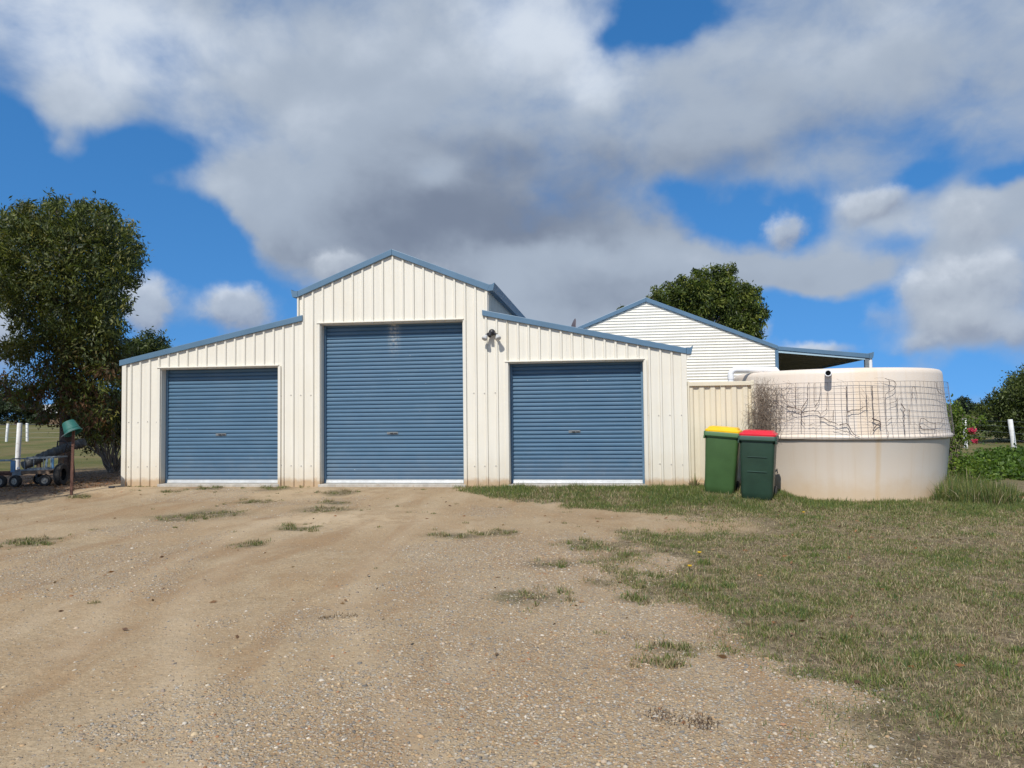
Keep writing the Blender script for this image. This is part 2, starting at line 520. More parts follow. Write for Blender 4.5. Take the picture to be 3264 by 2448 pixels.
M['meshw'] = plain('weathered_mesh_wire', (.15, .135, .14), .7, .2, 20)
M['wire_far'] = plain('old_fence_wire', (.30, .31, .30), .6, .1, 20)
M['rust'] = plain('rusty_steel', (.135, .065, .045), .85, .3, 18, dirt=(.06, .035, .03))
M['bucket'] = plain('green_bucket_plastic', (.015, .115, .095), .65, .1, 7, dirt=(.05, .17, .14))
M['wblue'] = plain('wagon_blue_paint', (.12, .27, .45), .6, .2, 15, dirt=(.20, .24, .26))
M['wlight'] = plain('wagon_pale_paint', (.22, .30, .35), .6, .2, 15, dirt=(.12, .09, .07))
M['wgrey'] = plain('wagon_grey_steel', (.17, .20, .22), .6, .25, 15, dirt=(.11, .08, .06))
M['wood'] = plain('weathered_timber', (.17, .115, .075), .9, .3, 12, dirt=(.08, .05, .035))
M['rim'] = plain('old_wheel_rim', (.34, .32, .27), .6, .2, 20, dirt=(.14, .09, .06))
M['hose'] = plain('ribbed_black_hose', (.085, .085, .08), .7, .3, 9, dirt=(.20, .19, .17))
M['vine'] = plain('dead_vine', (.115, .085, .075), .95, .3, 30)
M['straw'] = plain('dead_vine_tangle', (.175, .135, .10), .95, .35, 25)
M['bark'] = plain('tree_bark', (.115, .082, .066), .95, .35, 9, bump=.8, bscale=22, dirt=(.20, .15, .12))
M['twig'] = plain('grey_twig_bark', (.24, .20, .165), .95, .25, 9)
M['dish'] = plain('brown_dish', (.105, .085, .095), .6, .1, 8)
M['glass'] = plain('frosted_lamp_glass', (.52, .52, .51), .25, .08, 20)
M['brick'] = plain('red_paver', (.48, .11, .09), .85, .15, 14, dirt=(.30, .16, .12))
M['roofw'] = plain('pale_roof_sheet', (.75, .77, .80), .5, .05, 2)
M['yellow'] = plain('yellow_lid', (.83, .49, .01), .38, .06, 6)
M['red'] = plain('red_lid', (.62, .02, .035), .38, .08, 6)
M['bgreen'] = plain('green_bin_plastic', (.050, .110, .034), .48, .09, 4, bump=.12, bscale=60)
M['bdark'] = plain('dark_green_bin_plastic', (.022, .052, .033), .45, .12, 4, bump=.12, bscale=60)
M['brim'] = plain('green_bin_rim', (.075, .165, .066), .5, .08, 5)
M['brimd'] = plain('dark_green_bin_rim', (.04, .085, .062), .5, .08, 5)
M['petal'] = plain('yellow_petal', (.85, .55, .01), .7, .1, 20)
M['pink'] = plain('pink_petal', (.62, .06, .13), .7, .2, 20)
M['tan'] = plain('dry_leaf_litter', (.25, .13, .07), .9, .35, 30)


def leaf_mat(name, trans=.34, rough=.5):
    t = NT(name)
    c = t.attr('tint', 'Color')
    t.done(c, rough, 0, .35)
    tr = t.N('ShaderNodeBsdfTranslucent')
    t.L(t.mix(1.0, c, (1.0, 1.1, .55), 'MULTIPLY'), tr.inputs[0])
    mx = t.N('ShaderNodeMixShader'); mx.inputs[0].default_value = trans
    t.L(t.b.outputs[0], mx.inputs[1]); t.L(tr.outputs[0], mx.inputs[2])
    t.L(mx.outputs[0], t.out.inputs[0])
    return t.mat
M['leaf'] = leaf_mat('leaf')
M['blade'] = leaf_mat('grass_blade', .25, .7)


def pebble_mat():
    t = NT('pebble')
    c = t.attr('tint', 'Color')
    return t.done(c, .9, 0, .12)
M['pebble'] = pebble_mat()


def tank_mat():
    t = NT('tank_polyethylene')
    geo = t.N('ShaderNodeNewGeometry').outputs['Position']
    x, y, z = t.xyz(geo)
    th = t.math('MULTIPLY', t.math('ARCTAN2', t.math('SUBTRACT', x, 5.93), t.math('SUBTRACT', 1.245, y)), 57.2958)
    ang = t.N('ShaderNodeCombineXYZ'); t.L(t.math('MULTIPLY', th, .034), ang.inputs[0]); t.L(z, ang.inputs[2])
    a = ang.outputs[0]
    base = (.75, .645, .535)
    c = t.mix(t.ramp(t.noise(.9, 3, .5, a), .35, .7), base, (.72, .645, .56))
    st = t.noise(1.0, 4, .6, t.scale((11, 1, .35), a))
    c = t.mix(t.ramp(st, .5, .8, 0, .30), c, (.63, .47, .31))
    # pale and orange run-off streaks below the overflow and down the front
    for cen, w, s, k, lo, hi in ((.4, 6.6, .42, (.76, .58, .39), .88, .93), (4.6, 2.0, .45, (.70, .49, .27), .93, .80), (-5.5, 4.5, .16, (.70, .54, .36), .93, .80), (-17.8, 2.6, .22, (.66, .52, .38), 1.9, 1.75)):
        dd = t.math('ABSOLUTE', t.math('SUBTRACT', th, t.math('ADD', cen - 1, t.math('MULTIPLY', t.noise(1.6, 4, .6, a), 2))))
        m = t.math('MULTIPLY', t.ramp(dd, w * (.75 if w > 6 else .2), w, s, 0), t.ramp(t.noise(3.5, 4, .6, a), .25, .6, .5, 1))
        m = t.math('MULTIPLY', m, t.ramp(z, lo, hi) if lo < hi else t.ramp(z, hi, lo, 1, 0))
        c = t.mix(m, c, k)
    h = t.math('ADD', z, t.math('MULTIPLY', t.noise(2.3, 5, .65, a), -.45))
    c = t.mix(t.ramp(h, -.38, .10, .55, 0), c, (.60, .40, .20))
    c = t.mix(t.ramp(t.math('ABSOLUTE', t.math('SUBTRACT', z, .83)), .008, .03, .45, 0), c, (.36, .22, .14))
    t.bump(t.noise(35, 3, .5, a), .05, .01)
    return t.done(c, .45)
M['tank'] = tank_mat()


def ground_mat():
    t = NT('ground_soil')
    geo = t.N('ShaderNodeNewGeometry').outputs['Position']
    lawn, grav, lit, far, sand = (t.attr(k) for k in ('lawn', 'gravel', 'litter', 'far', 'sand'))
    n1 = t.noise(.55, 6, .6, geo); n2 = t.noise(2.3, 6, .62, geo); n3 = t.noise(14, 5, .65, geo); n4 = t.noise(70, 3, .6, geo)
    dirt = t.mix(t.ramp(n1, .35, .68), (.365, .252, .145), (.425, .325, .205))
    dirt = t.mix(t.ramp(n2, .52, .72, 0, .6), dirt, (.31, .202, .10))
    dirt = t.mix(t.ramp(n3, .5, .75, 0, .5), dirt, (.43, .345, .22))
    dirt = t.mix(t.ramp(t.noise(32, 5, .75, geo), .42, .66, .55, 0), dirt, (.235, .165, .095))
    dirt = t.mix(t.ramp(n4, .52, .70, 0, .5), dirt, (.50, .41, .28))
    dirt = t.mix(t.math('MULTIPLY', sand, t.ramp(n2, .35, .55)), dirt, (.48, .365, .235))
    # soft wheel tracks and damp brown patches
    tr = t.noise(1.0, 5, .6, t.scale((1.5, .42, 1), geo), .6)
    dirt = t.mix(t.ramp(tr, .50, .66, 0, .75), dirt, (.285, .185, .10))
    dirt = t.mix(t.ramp(tr, .44, .34, 0, .5), dirt, (.42, .325, .215))
    dirt = t.mix(t.math('MULTIPLY', t.attr('track'), t.ramp(n2, .25, .6, .2, .55)), dirt, (.46, .36, .24))
    # small stones in the surface: each Voronoi cell one stone of its own colour
    def stones(scale, seed):
        v = t.scale((1, 1, .6), geo)
        cellc = t.voro(scale, v, 'Color'); dist = t.voro(scale, v, 'Distance')
        rnd = t.xyz(cellc)[0]
        cc = t.colramp(rnd, [(0, (.25, .225, .195)), (.16, (.44, .40, .33)), (.30, (.48, .33, .18)), (.46, (.38, .28, .18)), (.60, (.47, .38, .27)),
                             (.74, (.31, .26, .215)), (.84, (.50, .45, .37)), (.93, (.40, .22, .11))], True)
        return cc, t.ramp(dist, .30, .48, 1, 0), dist, t.xyz(cellc)[1]
    c1, m1, d1, r1 = stones(75, 0)
    c2, m2, d2, r2 = stones(38, 0)
    gm = t.ramp(t.math('ADD', t.math('SUBTRACT', grav, t.math('MULTIPLY', t.attr('track'), .5)), t.math('MULTIPLY', t.math('SUBTRACT', n2, .5), .8)), .15, .75)
    k1 = t.math('MULTIPLY', m1, t.ramp(t.math('SUBTRACT', r1, t.math('MULTIPLY', gm, .95)), .08, .30, 1, 0))
    k2 = t.math('MULTIPLY', m2, t.ramp(t.math('SUBTRACT', r2, t.math('MULTIPLY', gm, .70)), .03, .16, 1, 0))
    col_ = t.mix(t.math('MULTIPLY', k1, .72), dirt, c1)
    col_ = t.mix(t.math('MULTIPLY', k2, .72), col_, c2)
    # lawn soil and thatch under the blades
    th = t.mix(t.ramp(n3, .38, .66), (.115, .085, .055), (.29, .225, .145))
    th = t.mix(t.ramp(n4, .45, .7, 0, .5), th, (.115, .115, .04))
    th = t.mix(t.ramp(n2, .46, .68, 0, .40), th, (.12, .125, .045))
    lm = t.ramp(t.math('ADD', lawn, t.math('MULTIPLY', t.math('SUBTRACT', n3, .5), .5)), .25, .65)
    col_ = t.mix(lm, col_, th)
    li = t.mix(t.ramp(n3, .4, .65), (.13, .085, .055), (.30, .20, .125))
    col_ = t.mix(t.ramp(t.math('ADD', lit, t.math('MULTIPLY', t.math('SUBTRACT', n2, .5), 1.0)), .3, .8), col_, li)
    fg = t.mix(t.ramp(t.noise(.35, 6, .65, geo), .4, .62), (.10, .105, .030), (.185, .145, .065))
    fg = t.mix(t.ramp(n3, .4, .7, 0, .45), fg, (.06, .085, .02))
    col_ = t.mix(far, col_, fg)
    hgt = t.math('ADD', t.math('MULTIPLY', k2, .5), t.math('ADD', t.math('MULTIPLY', k1, .25), t.math('MULTIPLY', n3, .9)))
    hgt = t.math('ADD', hgt, t.math('MULTIPLY', n4, .25))
    t.bump(hgt, .75, .022)
    return t.done(col_, .95, 0, .2)
M['ground'] = ground_mat()

# ------------------------------------------------------------------ ground: one sheet out to the horizon
WEEDS = [(-4.66,-0.31,0.44), (-4.29,-1.86,0.31), (-4.34,-3.28,0.62), (-4.33,-3.66,0.40), (-2.70,-2.69,0.39), (-2.89,-1.82,0.23), (-3.18,-0.75,0.33), (-0.27,-4.81,0.34), (0.28,-4.55,0.23),
         (1.36,-5.10,0.32), (1.09,-6.15,0.28), (0.99,-7.51,0.29), (2.09,-8.64,0.18), (1.99,-8.92,0.10), (-5.23,-5.46,0.34), (-5.04,-5.74,0.27), (-2.43,-5.58,0.21),
         (-5.96,-0.33,0.27), (-6.46,-0.75,0.22), (-2.37,-4.45,0.26), (-0.09,-0.78,0.49), (2.18,-6.62,0.26), (2.13,-4.14,0.35), (2.86,-8.26,0.13), (3.15,-8.68,0.10), (1.86,-7.34,0.15), (-8.02,-1.17,0.30)]
LB_Y = [-20, -10.1, -9.25, -8.98, -8.19, -7.68, -6.65, -4.5, -3.5, -2.7, -2.4, -2.0, -1.3, -.55, 0, 1]
LB_X = [2.75, 2.76, 2.9, 2.77, 2.71, 2.25, 2.0, 2.0, 2.5, 2.7, 2.0, .95, .2, -.8, -1.0, -1.0]


def lawn_mask(x, y):
    b = np.interp(y, LB_Y, LB_X)
    w = (fbm(x * 1.3, y * 1.3, 21, 4) - .5) * 1.5 + (fbm(x * 5, y * 5, 27, 3) - .5) * .5
    m = ss(-.40, .45, x - b + w)
    thin = ss(-4.6, -3.6, y) * ss(-1.9, -2.7, y) * ss(4.6, 3.0, x)          # bare reddish patch beside the strip of grass
    m = m * (1 - .75 * thin)
    return m


gx = np.concatenate([-np.geomspace(900, 12.0, 34), np.arange(-11.8, 9.4, .075), np.geomspace(9.5, 900, 36)])
gy = np.concatenate([-np.geomspace(120, 12.9, 10), np.arange(-12.8, 1.3, .075), np.geomspace(1.4, 1100, 60)])
GX, GY = np.meshgrid(gx, gy)
fx, fy = GX.ravel(), GY.ravel()
fz = hz(fx, fy)
nx, ny = len(gx), len(gy)
ii = (np.arange(ny - 1)[:, None] * nx + np.arange(nx - 1)[None, :]).ravel()
ground = mesh_np('ground', np.stack([fx, fy, fz], 1), np.stack([ii, ii + 1, ii + nx + 1, ii + nx], 1), M['ground'])
tag(ground, 'bare sandy gravel driveway giving way to dry mown lawn in front of the shed', None, None, 'structure')
ground.data.polygons.foreach_set('use_smooth', [True] * len(ground.data.polygons))


def vattr(name, vals):
    a = ground.data.attributes.new(name, 'FLOAT', 'POINT')
    a.data.foreach_set('value', np.clip(vals, 0, 1).astype(np.float32))


lawn_v = lawn_mask(fx, fy)
for wx, wy, wr in WEEDS:
    lawn_v = np.maximum(lawn_v, (.30 + .75 * fbm(fx * 2.2, fy * 2.2, 33, 3)) * np.exp(-(((fx - wx) / (wr * 1.5)) ** 2 + ((fy - wy) / (wr * 1.1)) ** 2)))
far_v = np.clip(ss(4, 9, fy) + ss(8.6, 10.5, fx) * ss(-3, 0, fy) + ss(-14, -16, fx), 0, 1)
vattr('lawn', lawn_v)
vattr('far', far_v)
vattr('litter', ss(7.9, 9.6, -fx) * ss(-3.0, -.2, fy) * (1 - .3 * far_v))
vattr('gravel', ss(-1.5, 1.6, fx) * ss(-3.6, -5.6, fy) * .9 + .6 * ss(.55, .66, fbm(fx * .7, fy * .7, 41, 3)))
TRACKS = [[(-.1, -10.59), (-.64, -9.83), (-1.16, -9.1), (-1.74, -8.01), (-2.19, -6.45), (-2.28, -4.06), (-1.68, -1.06)],
          [(.95, -10.42), (.55, -9.84), (.09, -9.13), (-.35, -8.15), (-.68, -6.55), (-.89, -3.99), (-1.19, -1.05)],
          [(-1.85, -9.17), (-2.48, -7.78), (-2.85, -6.01), (-2.99, -3.68)]]
trk = np.zeros(len(fx))
nearg = (np.abs(fx) < 9) & (fy > -12.5) & (fy < .5)
for line in TRACKS:
    for off in (0.0,):
        P_ = np.array(line)
        tt_ = np.linspace(0, len(P_) - 1, 90)
        px_, py_ = np.interp(tt_, np.arange(len(P_)), P_[:, 0]), np.interp(tt_, np.arange(len(P_)), P_[:, 1])
        dd = np.full(len(fx), 9.0)
        for a_, b_ in zip(px_, py_):
            dd[nearg] = np.minimum(dd[nearg], np.hypot(fx[nearg] - a_, fy[nearg] - b_))
        trk = np.maximum(trk, np.exp(-(dd / .15) ** 2) * (.25 + 1.1 * fbm(fx * 1.1, fy * 1.1, 91, 3)))
vattr('track', trk)
vattr('sand', np.exp(-(((fx + 2.2) / 1.3) ** 2 + ((fy + 3.8) / .9) ** 2)) + .6 * ss(-2.2, -.6, fy) * ss(-1, -3, fx))

# ------------------------------------------------------------------ the shed
shed = empty('barn_shed', (-2.46, 0, 0), 'cream ribbed steel barn shed with blue roof trim and three roller doors', 'shed')
SD = 6.0                                             # depth of the shed
OPEN = {'l': (-7.166, -4.702, 2.307), 'm': (-3.851, -1.039, 3.106), 'r': (-.188, 2.299, 2.283)}
ML, MR, AX = -4.300, -.578, -2.408


def z_gable(x): return 4.393 - .398 * abs(x - AX)
def z_skill_l(x): return 2.378 + .2091 * (x + 8.036)
def z_skill_r(x): return 3.181 - .2154 * (x + .668)


def rib_points(a, b, pitch=.2, phase=0.0, base=.056, top=.030, h=.029):
    """(x, y) profile of ribbed sheet seen from above, ribs standing out towards -y"""
    pts = [(a, 0.0)]
    k = math.ceil((a - phase - base) / pitch)
    while True:
        c = phase + k * pitch
        if c - base / 2 > b: break
        for dx, y in ((-base / 2, 0), (-top / 2, -h), (top / 2, -h), (base / 2, 0)):
            if a < c + dx < b: pts.append((c + dx, y))
        k += 1
    pts.append((b, 0.0))
    return pts


def clad(a, b, zb, ztf, name='cladding_sheet', parent=shed, y0=0.0):
    m = MB()
    pts = rib_points(a, b)
    vs, fs = [], []
    for x, y in pts:
        vs += [(x, y0 + y, zb), (x, y0 + y, ztf(x))]
    for i in range(len(pts) - 1): fs.append((2 * i, 2 * i + 2, 2 * i + 3, 2 * i + 1))
    m.add(vs, fs)
    return m.build(name, M['cream'], parent)


def run(a, b, zb, ztf):
    cuts = [a] + [c for c in np.arange(-8.7, 4, .8) if a + .25 < c < b - .25] + [b]
    for p, q in zip(cuts, cuts[1:]): clad(p + .0005, q - .0005, zb, ztf)


up = .06
run(-7.957, OPEN['l'][0], -.02, lambda x: z_skill_l(x) + up)
run(OPEN['l'][0], OPEN['l'][1], OPEN['l'][2], lambda x: z_skill_l(x) + up)
run(OPEN['l'][1], ML, -.02, lambda x: z_skill_l(x) + up)
run(ML, OPEN['m'][0], -.02, lambda x: z_gable(x) + up)
run(OPEN['m'][0], OPEN['m'][1], OPEN['m'][2], lambda x: z_gable(x) + up)
run(OPEN['m'][1], MR, -.02, lambda x: z_gable(x) + up)
run(MR, OPEN['r'][0], -.02, lambda x: z_skill_r(x) + up)
run(OPEN['r'][0], OPEN['r'][1], OPEN['r'][2], lambda x: z_skill_r(x) + up)
run(OPEN['r'][1], 3.033, -.02, lambda x: z_skill_r(x) + up)

# side and back walls
def side_wall(x, z0f, z1f, sgn, a=0.0, b=SD):
    m = MB(); vs, fs = [], []
    pts = rib_points(a, b)
    for y, d in pts: vs += [(x - sgn * d, y, z0f), (x - sgn * d, y, z1f)]
    for i in range(len(pts) - 1): fs.append((2 * i, 2 * i + 2, 2 * i + 3, 2 * i + 1))
    m.add(vs, fs); m.build('side_wall', M['cream'], shed)
side_wall(3.034, -.02, 2.42, 1); side_wall(-7.958, -.02, 2.44, -1)
side_wall(MR, 3.0, 3.72, 1); side_wall(ML, 3.0, 3.72, -1)
m = MB()
m.prism([(-7.95, -.02), (3.03, -.02), (3.03, 2.40), (MR, 3.17), (MR, 3.66), (AX, 4.38), (ML, 3.66), (ML, 3.17), (-7.95, 2.40)], SD - .02, SD)
m.build('back_wall', M['cream'], shed)
m = MB().box(-7.93, 3.0, .42, .46, .02, 2.3); m.build('interior_shade_sheet', M['dark'], shed)  # unseen near-black sheet in place of the unlit interior

# corner and opening flashings
def trim(x0, x1, z0, z1, y0=-.037, y1=-.002, name='flashing', mat='cream'):
    return MB().box(x0, x1, y0, y1, z0, z1).build(name, M[mat], shed, bevel=.004)
trim(-7.985, -7.895, -.025, 2.41, name='corner_flashing')
trim(2.965, 3.062, -.025, 2.405, name='corner_flashing')
trim(MR - .022, MR + .012, 3.17, 3.69, name='corner_flashing'); trim(ML - .012, ML + .02, 3.16, 3.69, name='corner_flashing')
for k, (a, b, h) in OPEN.items():
    trim(a - .062, a, -.02, h + .012, name='jamb_flashing'); trim(b, b + .055, -.02, h + .012, name='jamb_flashing')
    trim(a - .062, b + .022, h + .012, h + .034, -.052, -.002, name='head_flashing')
    MB().box(a, a + .012, -.002, .24, -.02, h).build('door_jamb', M['cream'], shed)
    MB().box(b - .012, b, -.002, .24, -.02, h).build('door_jamb', M['cream'], shed)
    MB().box(a + .012, b - .012, -.002, .24, h - .012, h + .002).build('door_head', M['cream'], shed)
    MB().box(a - .03, b + .03, -.055, .42, -.30, .030).build('door_sill', M['conc'], shed, bevel=.008)
MB().box(-7.93, 3.01, .02, SD - .03, -.30, -.004).build('floor_slab', M['conc'], shed)

# screws in rows
m = MB()
for a, b, zs in ((-7.9, -7.2, (.376, 1.255)), (-4.66, -3.92, (.385, 1.738)), (-.98, -.25, (.371, 1.726)), (2.34, 2.98, (.393, 1.273))):
    for z in zs:
        for c in np.arange(-8, 3.2, .2):
            x = c - .045
            if a < x < b: m.lathe([(0, -.009), (.008, -.009), (.013, -.004), (.013, 0)], 8, 'Y', (x + random.uniform(-.006, .006), -.001, z + random.uniform(-.01, .01)))
m.build('screw_heads', M['screw'], shed, kind='stuff')

# barges (the sloping blue boxes along the front) and gutters
def barge(p, q, h, y0=-.056, y1=.07, name='barge_board'):
    (xa, za), (xb, zb) = p, q
    m = MB().prism([(xa, za), (xb, zb), (xb, zb + h), (xa, za + h)], y0, y1)
    o = m.build(name, M['blue'], shed, bevel=.008)
    # folded lip along the lower edge
    return o
barge((-8.036, 2.378), (-4.196, 3.181), .113)
barge((-.668, 3.181), (3.06, 2.378), .108)
m = MB().prism([(-4.293, 3.643), (AX, 4.393), (AX, 4.509), (-4.293, 3.765)], -.058, .07); m.build('barge_board', M['blue'], shed, bevel=.008)
m = MB().prism([(AX + .001, 4.393), (-.565, 3.643), (-.505, 3.755), (AX + .001, 4.509)], -.058, .07); m.build('barge_board', M['blue'], shed, bevel=.008)


def gutter(xw, z, sgn, name='gutter', parent=shed, y0=-.05, y1=SD, w=.125, mat='blue'):
    """quad gutter whose front leans outwards; xw is the wall side"""
    P = lambda d, h: (xw + sgn * d, z + h)
    m = MB()
    m.prism([P(0, 0), P(w - .02, .004), P(w + .012, .150), P(w + .002, .150), P(w - .03, .014), P(.010, .012), P(.010, .12), P(0, .12)], y0 + .004, y1)
    m.prism([P(0, 0), P(w - .02, .004), P(w + .012, .150), P(w * .62, .118), P(0, .12)], y0, y0 + .004)
    return m.build(name, M[mat], parent)
gutter(-.563, 3.643, 1, y0=-.056); gutter(-4.295, 3.643, -1, y0=-.056)
gutter(3.063, 2.376, 1, w=.105, y0=-.054); gutter(-7.99, 2.36, -1, w=.05, y0=.071)
MB().prism([(3.063, 2.28), (3.068, 2.372), (3.158, 2.372)], -.03, -.002).build('gutter_bracket', M['cream'], shed)

# roofs: ribbed sheets
def roof(p, q, name='roof_sheet', parent=shed, y0=0.0, y1=SD, mat='blue', pitch=.2):
    (xa, za), (xb, zb) = p, q
    m = MB()
    m.prism([(xa, za), (xb, zb), (xb, zb - .02), (xa, za - .02)], y0, y1)
    for y in np.arange(y0 + .1, y1, pitch):
        m.bar((xa, y, za + .012), (xb, y, zb + .012), .035, .026)
    return m.build(name, M[mat], parent)
roof((-8.02, 2.455), (ML, 3.235), y0=.072); roof((MR, 3.235), (3.10, 2.442), y0=.072)
roof((-4.36, 3.715), (AX - .002, 4.482), y0=.072); roof((AX + .002, 4.482), (-.49, 3.715), y0=.072)
MB().prism([(AX - .12, 4.455), (AX, 4.512), (AX + .12, 4.455), (AX + .12, 4.45), (AX, 4.50), (AX - .12, 4.45)], .073, SD).build('ridge_cap', M['blue'], shed)

# roller doors
PITCH = .0757
def roller_door(k, label, mat):
    a, b, h = OPEN[k]
    xc = (a + b) / 2
    CY = .185
    d = bpy.data.objects.new('roller_door', None); col.objects.link(d); d.parent = shed
    d.location = (xc - shed.location.x, CY, 0); d['label'] = label
    prof = []
    z = .094
    while z < h + .02:
        z1 = z + PITCH
        # a gently bowed face, then a narrow rolled-in groove at its foot
        for t, y in ((.0, .016), (.10, .019), (.20, .015), (.235, .001), (.40, -.003), (.64, -.004), (.86, -.001), (.95, .004)):
            prof.append((z + t * PITCH, CY + y))
        z = z1
    m = MB()
    L, Rr = a + .03, b - .03
    nseg = 8
    vs = []
    for zz, yy in prof:
        for s in range(nseg + 1):
            x = L + (Rr - L) * s / nseg
            vs.append((x, yy + .003 * math.sin(x * 2.1 + zz * .8), zz))
    fs = [(i * (nseg + 1) + s, i * (nseg + 1) + s + 1, (i + 1) * (nseg + 1) + s + 1, (i + 1) * (nseg + 1) + s) for i in range(len(prof) - 1) for s in range(nseg)]
    m.add(vs, fs); m.build('curtain', M[mat], d)
    m = MB().box(L, Rr, CY - .032, CY + .025, .034, .062); m.box(L, Rr, CY - .022, CY + .018, .062, .097)
    m.build('bottom_rail', M['alu'], d, bevel=.004)
    MB().box(a + .012, a + .050, CY - .04, CY + .04, .03, h - .013).build('guide_track', M['blue'], d, bevel=.003)
    MB().box(b - .050, b - .012, CY - .04, CY + .04, .03, h - .013).build('guide_track', M['blue'], d, bevel=.003)
    hx = xc + {'l': -.055, 'm': -.03, 'r': -.04}[k]
    m = MB().box(hx - .11, hx + .11, CY - .013, CY, .968, 1.012); m.build('lock_plate', M['lock'], d, bevel=.004)
    m = MB().box(hx - .045, hx + .015, CY - .028, CY - .013, .980, 1.000)
    m.box(hx + .03, hx + .095, CY - .025, CY - .013, .984, .998)
    m.build('handle', M['black'], d, bevel=.003)
roller_door('l', 'left blue roller door under the low roof', 'door')
roller_door('m', 'tall middle blue roller door with pale stain at its top', 'doorm')
roller_door('r', 'right blue roller door under the low roof', 'door')

# ------------------------------------------------------------------ flood light on the shed
fl = empty('flood_light', (-.485, -.03, 2.86), 'black sensor flood light with two glass lamps on the shed wall', 'light')
m = MB().lathe([(0, -.075), (.03, -.072), (.055, -.05), (.062, -.02), (.062, 0)], 20, 'Y', (-.485, -.03, 2.86)); m.build('mount', M['black'], fl, True)
MB().tube([(-.50, -.09, 2.85), (-.505, -.12, 2.815), (-.51, -.165, 2.77)], [.026, .034, .030], 12).build('sensor', M['black'], fl, True)
for s, x in ((-1, -.575), (1, -.375)):
    j = (-.485 + s * .045, -.075, 2.845)
    e = (x + .0, -.135, 2.795)
    MB().tube([j, (j[0] + s * .02, -.10, 2.825), e], [.019, .024, .030], 12).build('lamp_holder', M['black'], fl, True)
    d = Vector((s * .35, -.55, -.75)).normalized()
    E = Vector(e)
    bulb = MB().tube([E, E + d * .025, E + d * .06, E + d * .085, E + d * .10, E + d * .107], [.026, .033, .050, .055, .046, .010], 20)
    bulb.build('lamp', M['glass'], fl, True)

# ------------------------------------------------------------------ side fence panel
fence = empty('side_fence', (3.65, -.03, 0), 'short cream steel fence panel between the shed and the water tank', 'fence')
def fsheet(a, b):
    m = MB(); vs, fs = [], []
    pts, x, st = [], a, 0
    seq = [(.070, 0), (.028, 1), (.070, 1), (.028, 0)]
    y = -.032
    pts.append((x, y))
    i = 0
    while x < b - 1e-6:
        w, nxt = seq[i % 4]
        x = min(b, x + w)
        y = 0.0 if (i % 4) in (1, 2) else -.032
        pts.append((x, y)); i += 1
    for x, y in pts: vs += [(x, y - .028 + .03, .0), (x, y - .028 + .03, 1.81)]
    for i in range(len(pts) - 1): fs.append((2 * i, 2 * i + 2, 2 * i + 3, 2 * i + 1))
    m.add(vs, fs); m.build('fence_sheet', M['cream2'], fence)
fsheet(3.085, 3.647); fsheet(3.649, 4.19)
MB().box(3.066, 4.18, -.062, .016, 1.795, 1.868).build('top_rail', M['cream2'], fence, bevel=.006)
MB().box(3.066, 4.18, -.058, .012, .010, .075).build('bottom_rail', M['cream2'], fence, bevel=.006)
for x0, x1 in ((3.066, 3.098), (4.172, 4.222)):
    MB().box(x0, x1, -.066, .02, -.12, 1.885).build('post', M['cream2'], fence, bevel=.006)

# ------------------------------------------------------------------ house behind
house = empty('house', (2.67, 6.4, 0), 'cream corrugated house gable with blue roof trim behind the fence', 'house')
HX0, HX1, HA, HY0, HY1 = -.66, 6.0, 2.67, 6.4, 14.4
def hz_roof(x): return 4.30 - .408 * abs(x - HA)
m = MB(); vs, fs = [], []
n = int(3.4 / .0762 * 8)
prev = None
rows = [(-.2 + i * .0762 / 8) for i in range(int((4.42 + .2) / (.0762 / 8)))]
for z in rows:
    w = min(HX1, HA + (4.36 - z) / .408); v0 = max(HX0, HA - (4.36 - z) / .408)
    y = HY0 - .009 * math.cos(2 * math.pi * z / .0762)
    vs += [(v0, y, z), (w, y, z)]
for i in range(len(rows) - 1): fs.append((2 * i, 2 * i + 1, 2 * i + 3, 2 * i + 2))
m.add(vs, fs); m.build('gable_wall', M['creamh'], house, True)
m = MB().box(HX1 - .02, HX1, HY0 + .02, HY1, -.2, 2.94); m.build('side_wall', M['creamh'], house)
m = MB().box(HX0, HX0 + .02, HY0 + .02, HY1, -.2, 2.94); m.build('side_wall', M['creamh'], house)
MB().prism([(HX0, -.2), (HX1, -.2), (HX1, 2.9), (HA, 4.27), (HX0, 2.9)], HY1 - .02, HY1).build('back_wall', M['creamh'], house)
# wavy-edged barge following the sheet
m = MB().prism([(HA, 4.296), (HX1 + .04, 2.937), (HX1 + .04, 3.045), (HA, 4.419)], HY0 - .05, HY0 + .06); m.build('barge_board', M['blue'], house, bevel=.01)
m = MB().prism([(HX0 - .04, 2.937), (HA - .001, 4.296), (HA - .001, 4.419), (HX0 - .04, 3.045)], HY0 - .05, HY0 + .06); m.build('barge_board', M['blue'], house, bevel=.01)
MB().box(HX1 - .035, HX1 + .045, HY0 - .04, HY0 + .05, -.2, 2.937).build('corner_flashing', M['blue'], house)
roof((HX0 - .06, 3.0), (HA - .002, 4.395), parent=house, y0=HY0 + .062, y1=HY1 + .2)
roof((HA + .002, 4.395), (HX1 + .03, 3.025), parent=house, y0=HY0 + .062, y1=HY1 + .2)
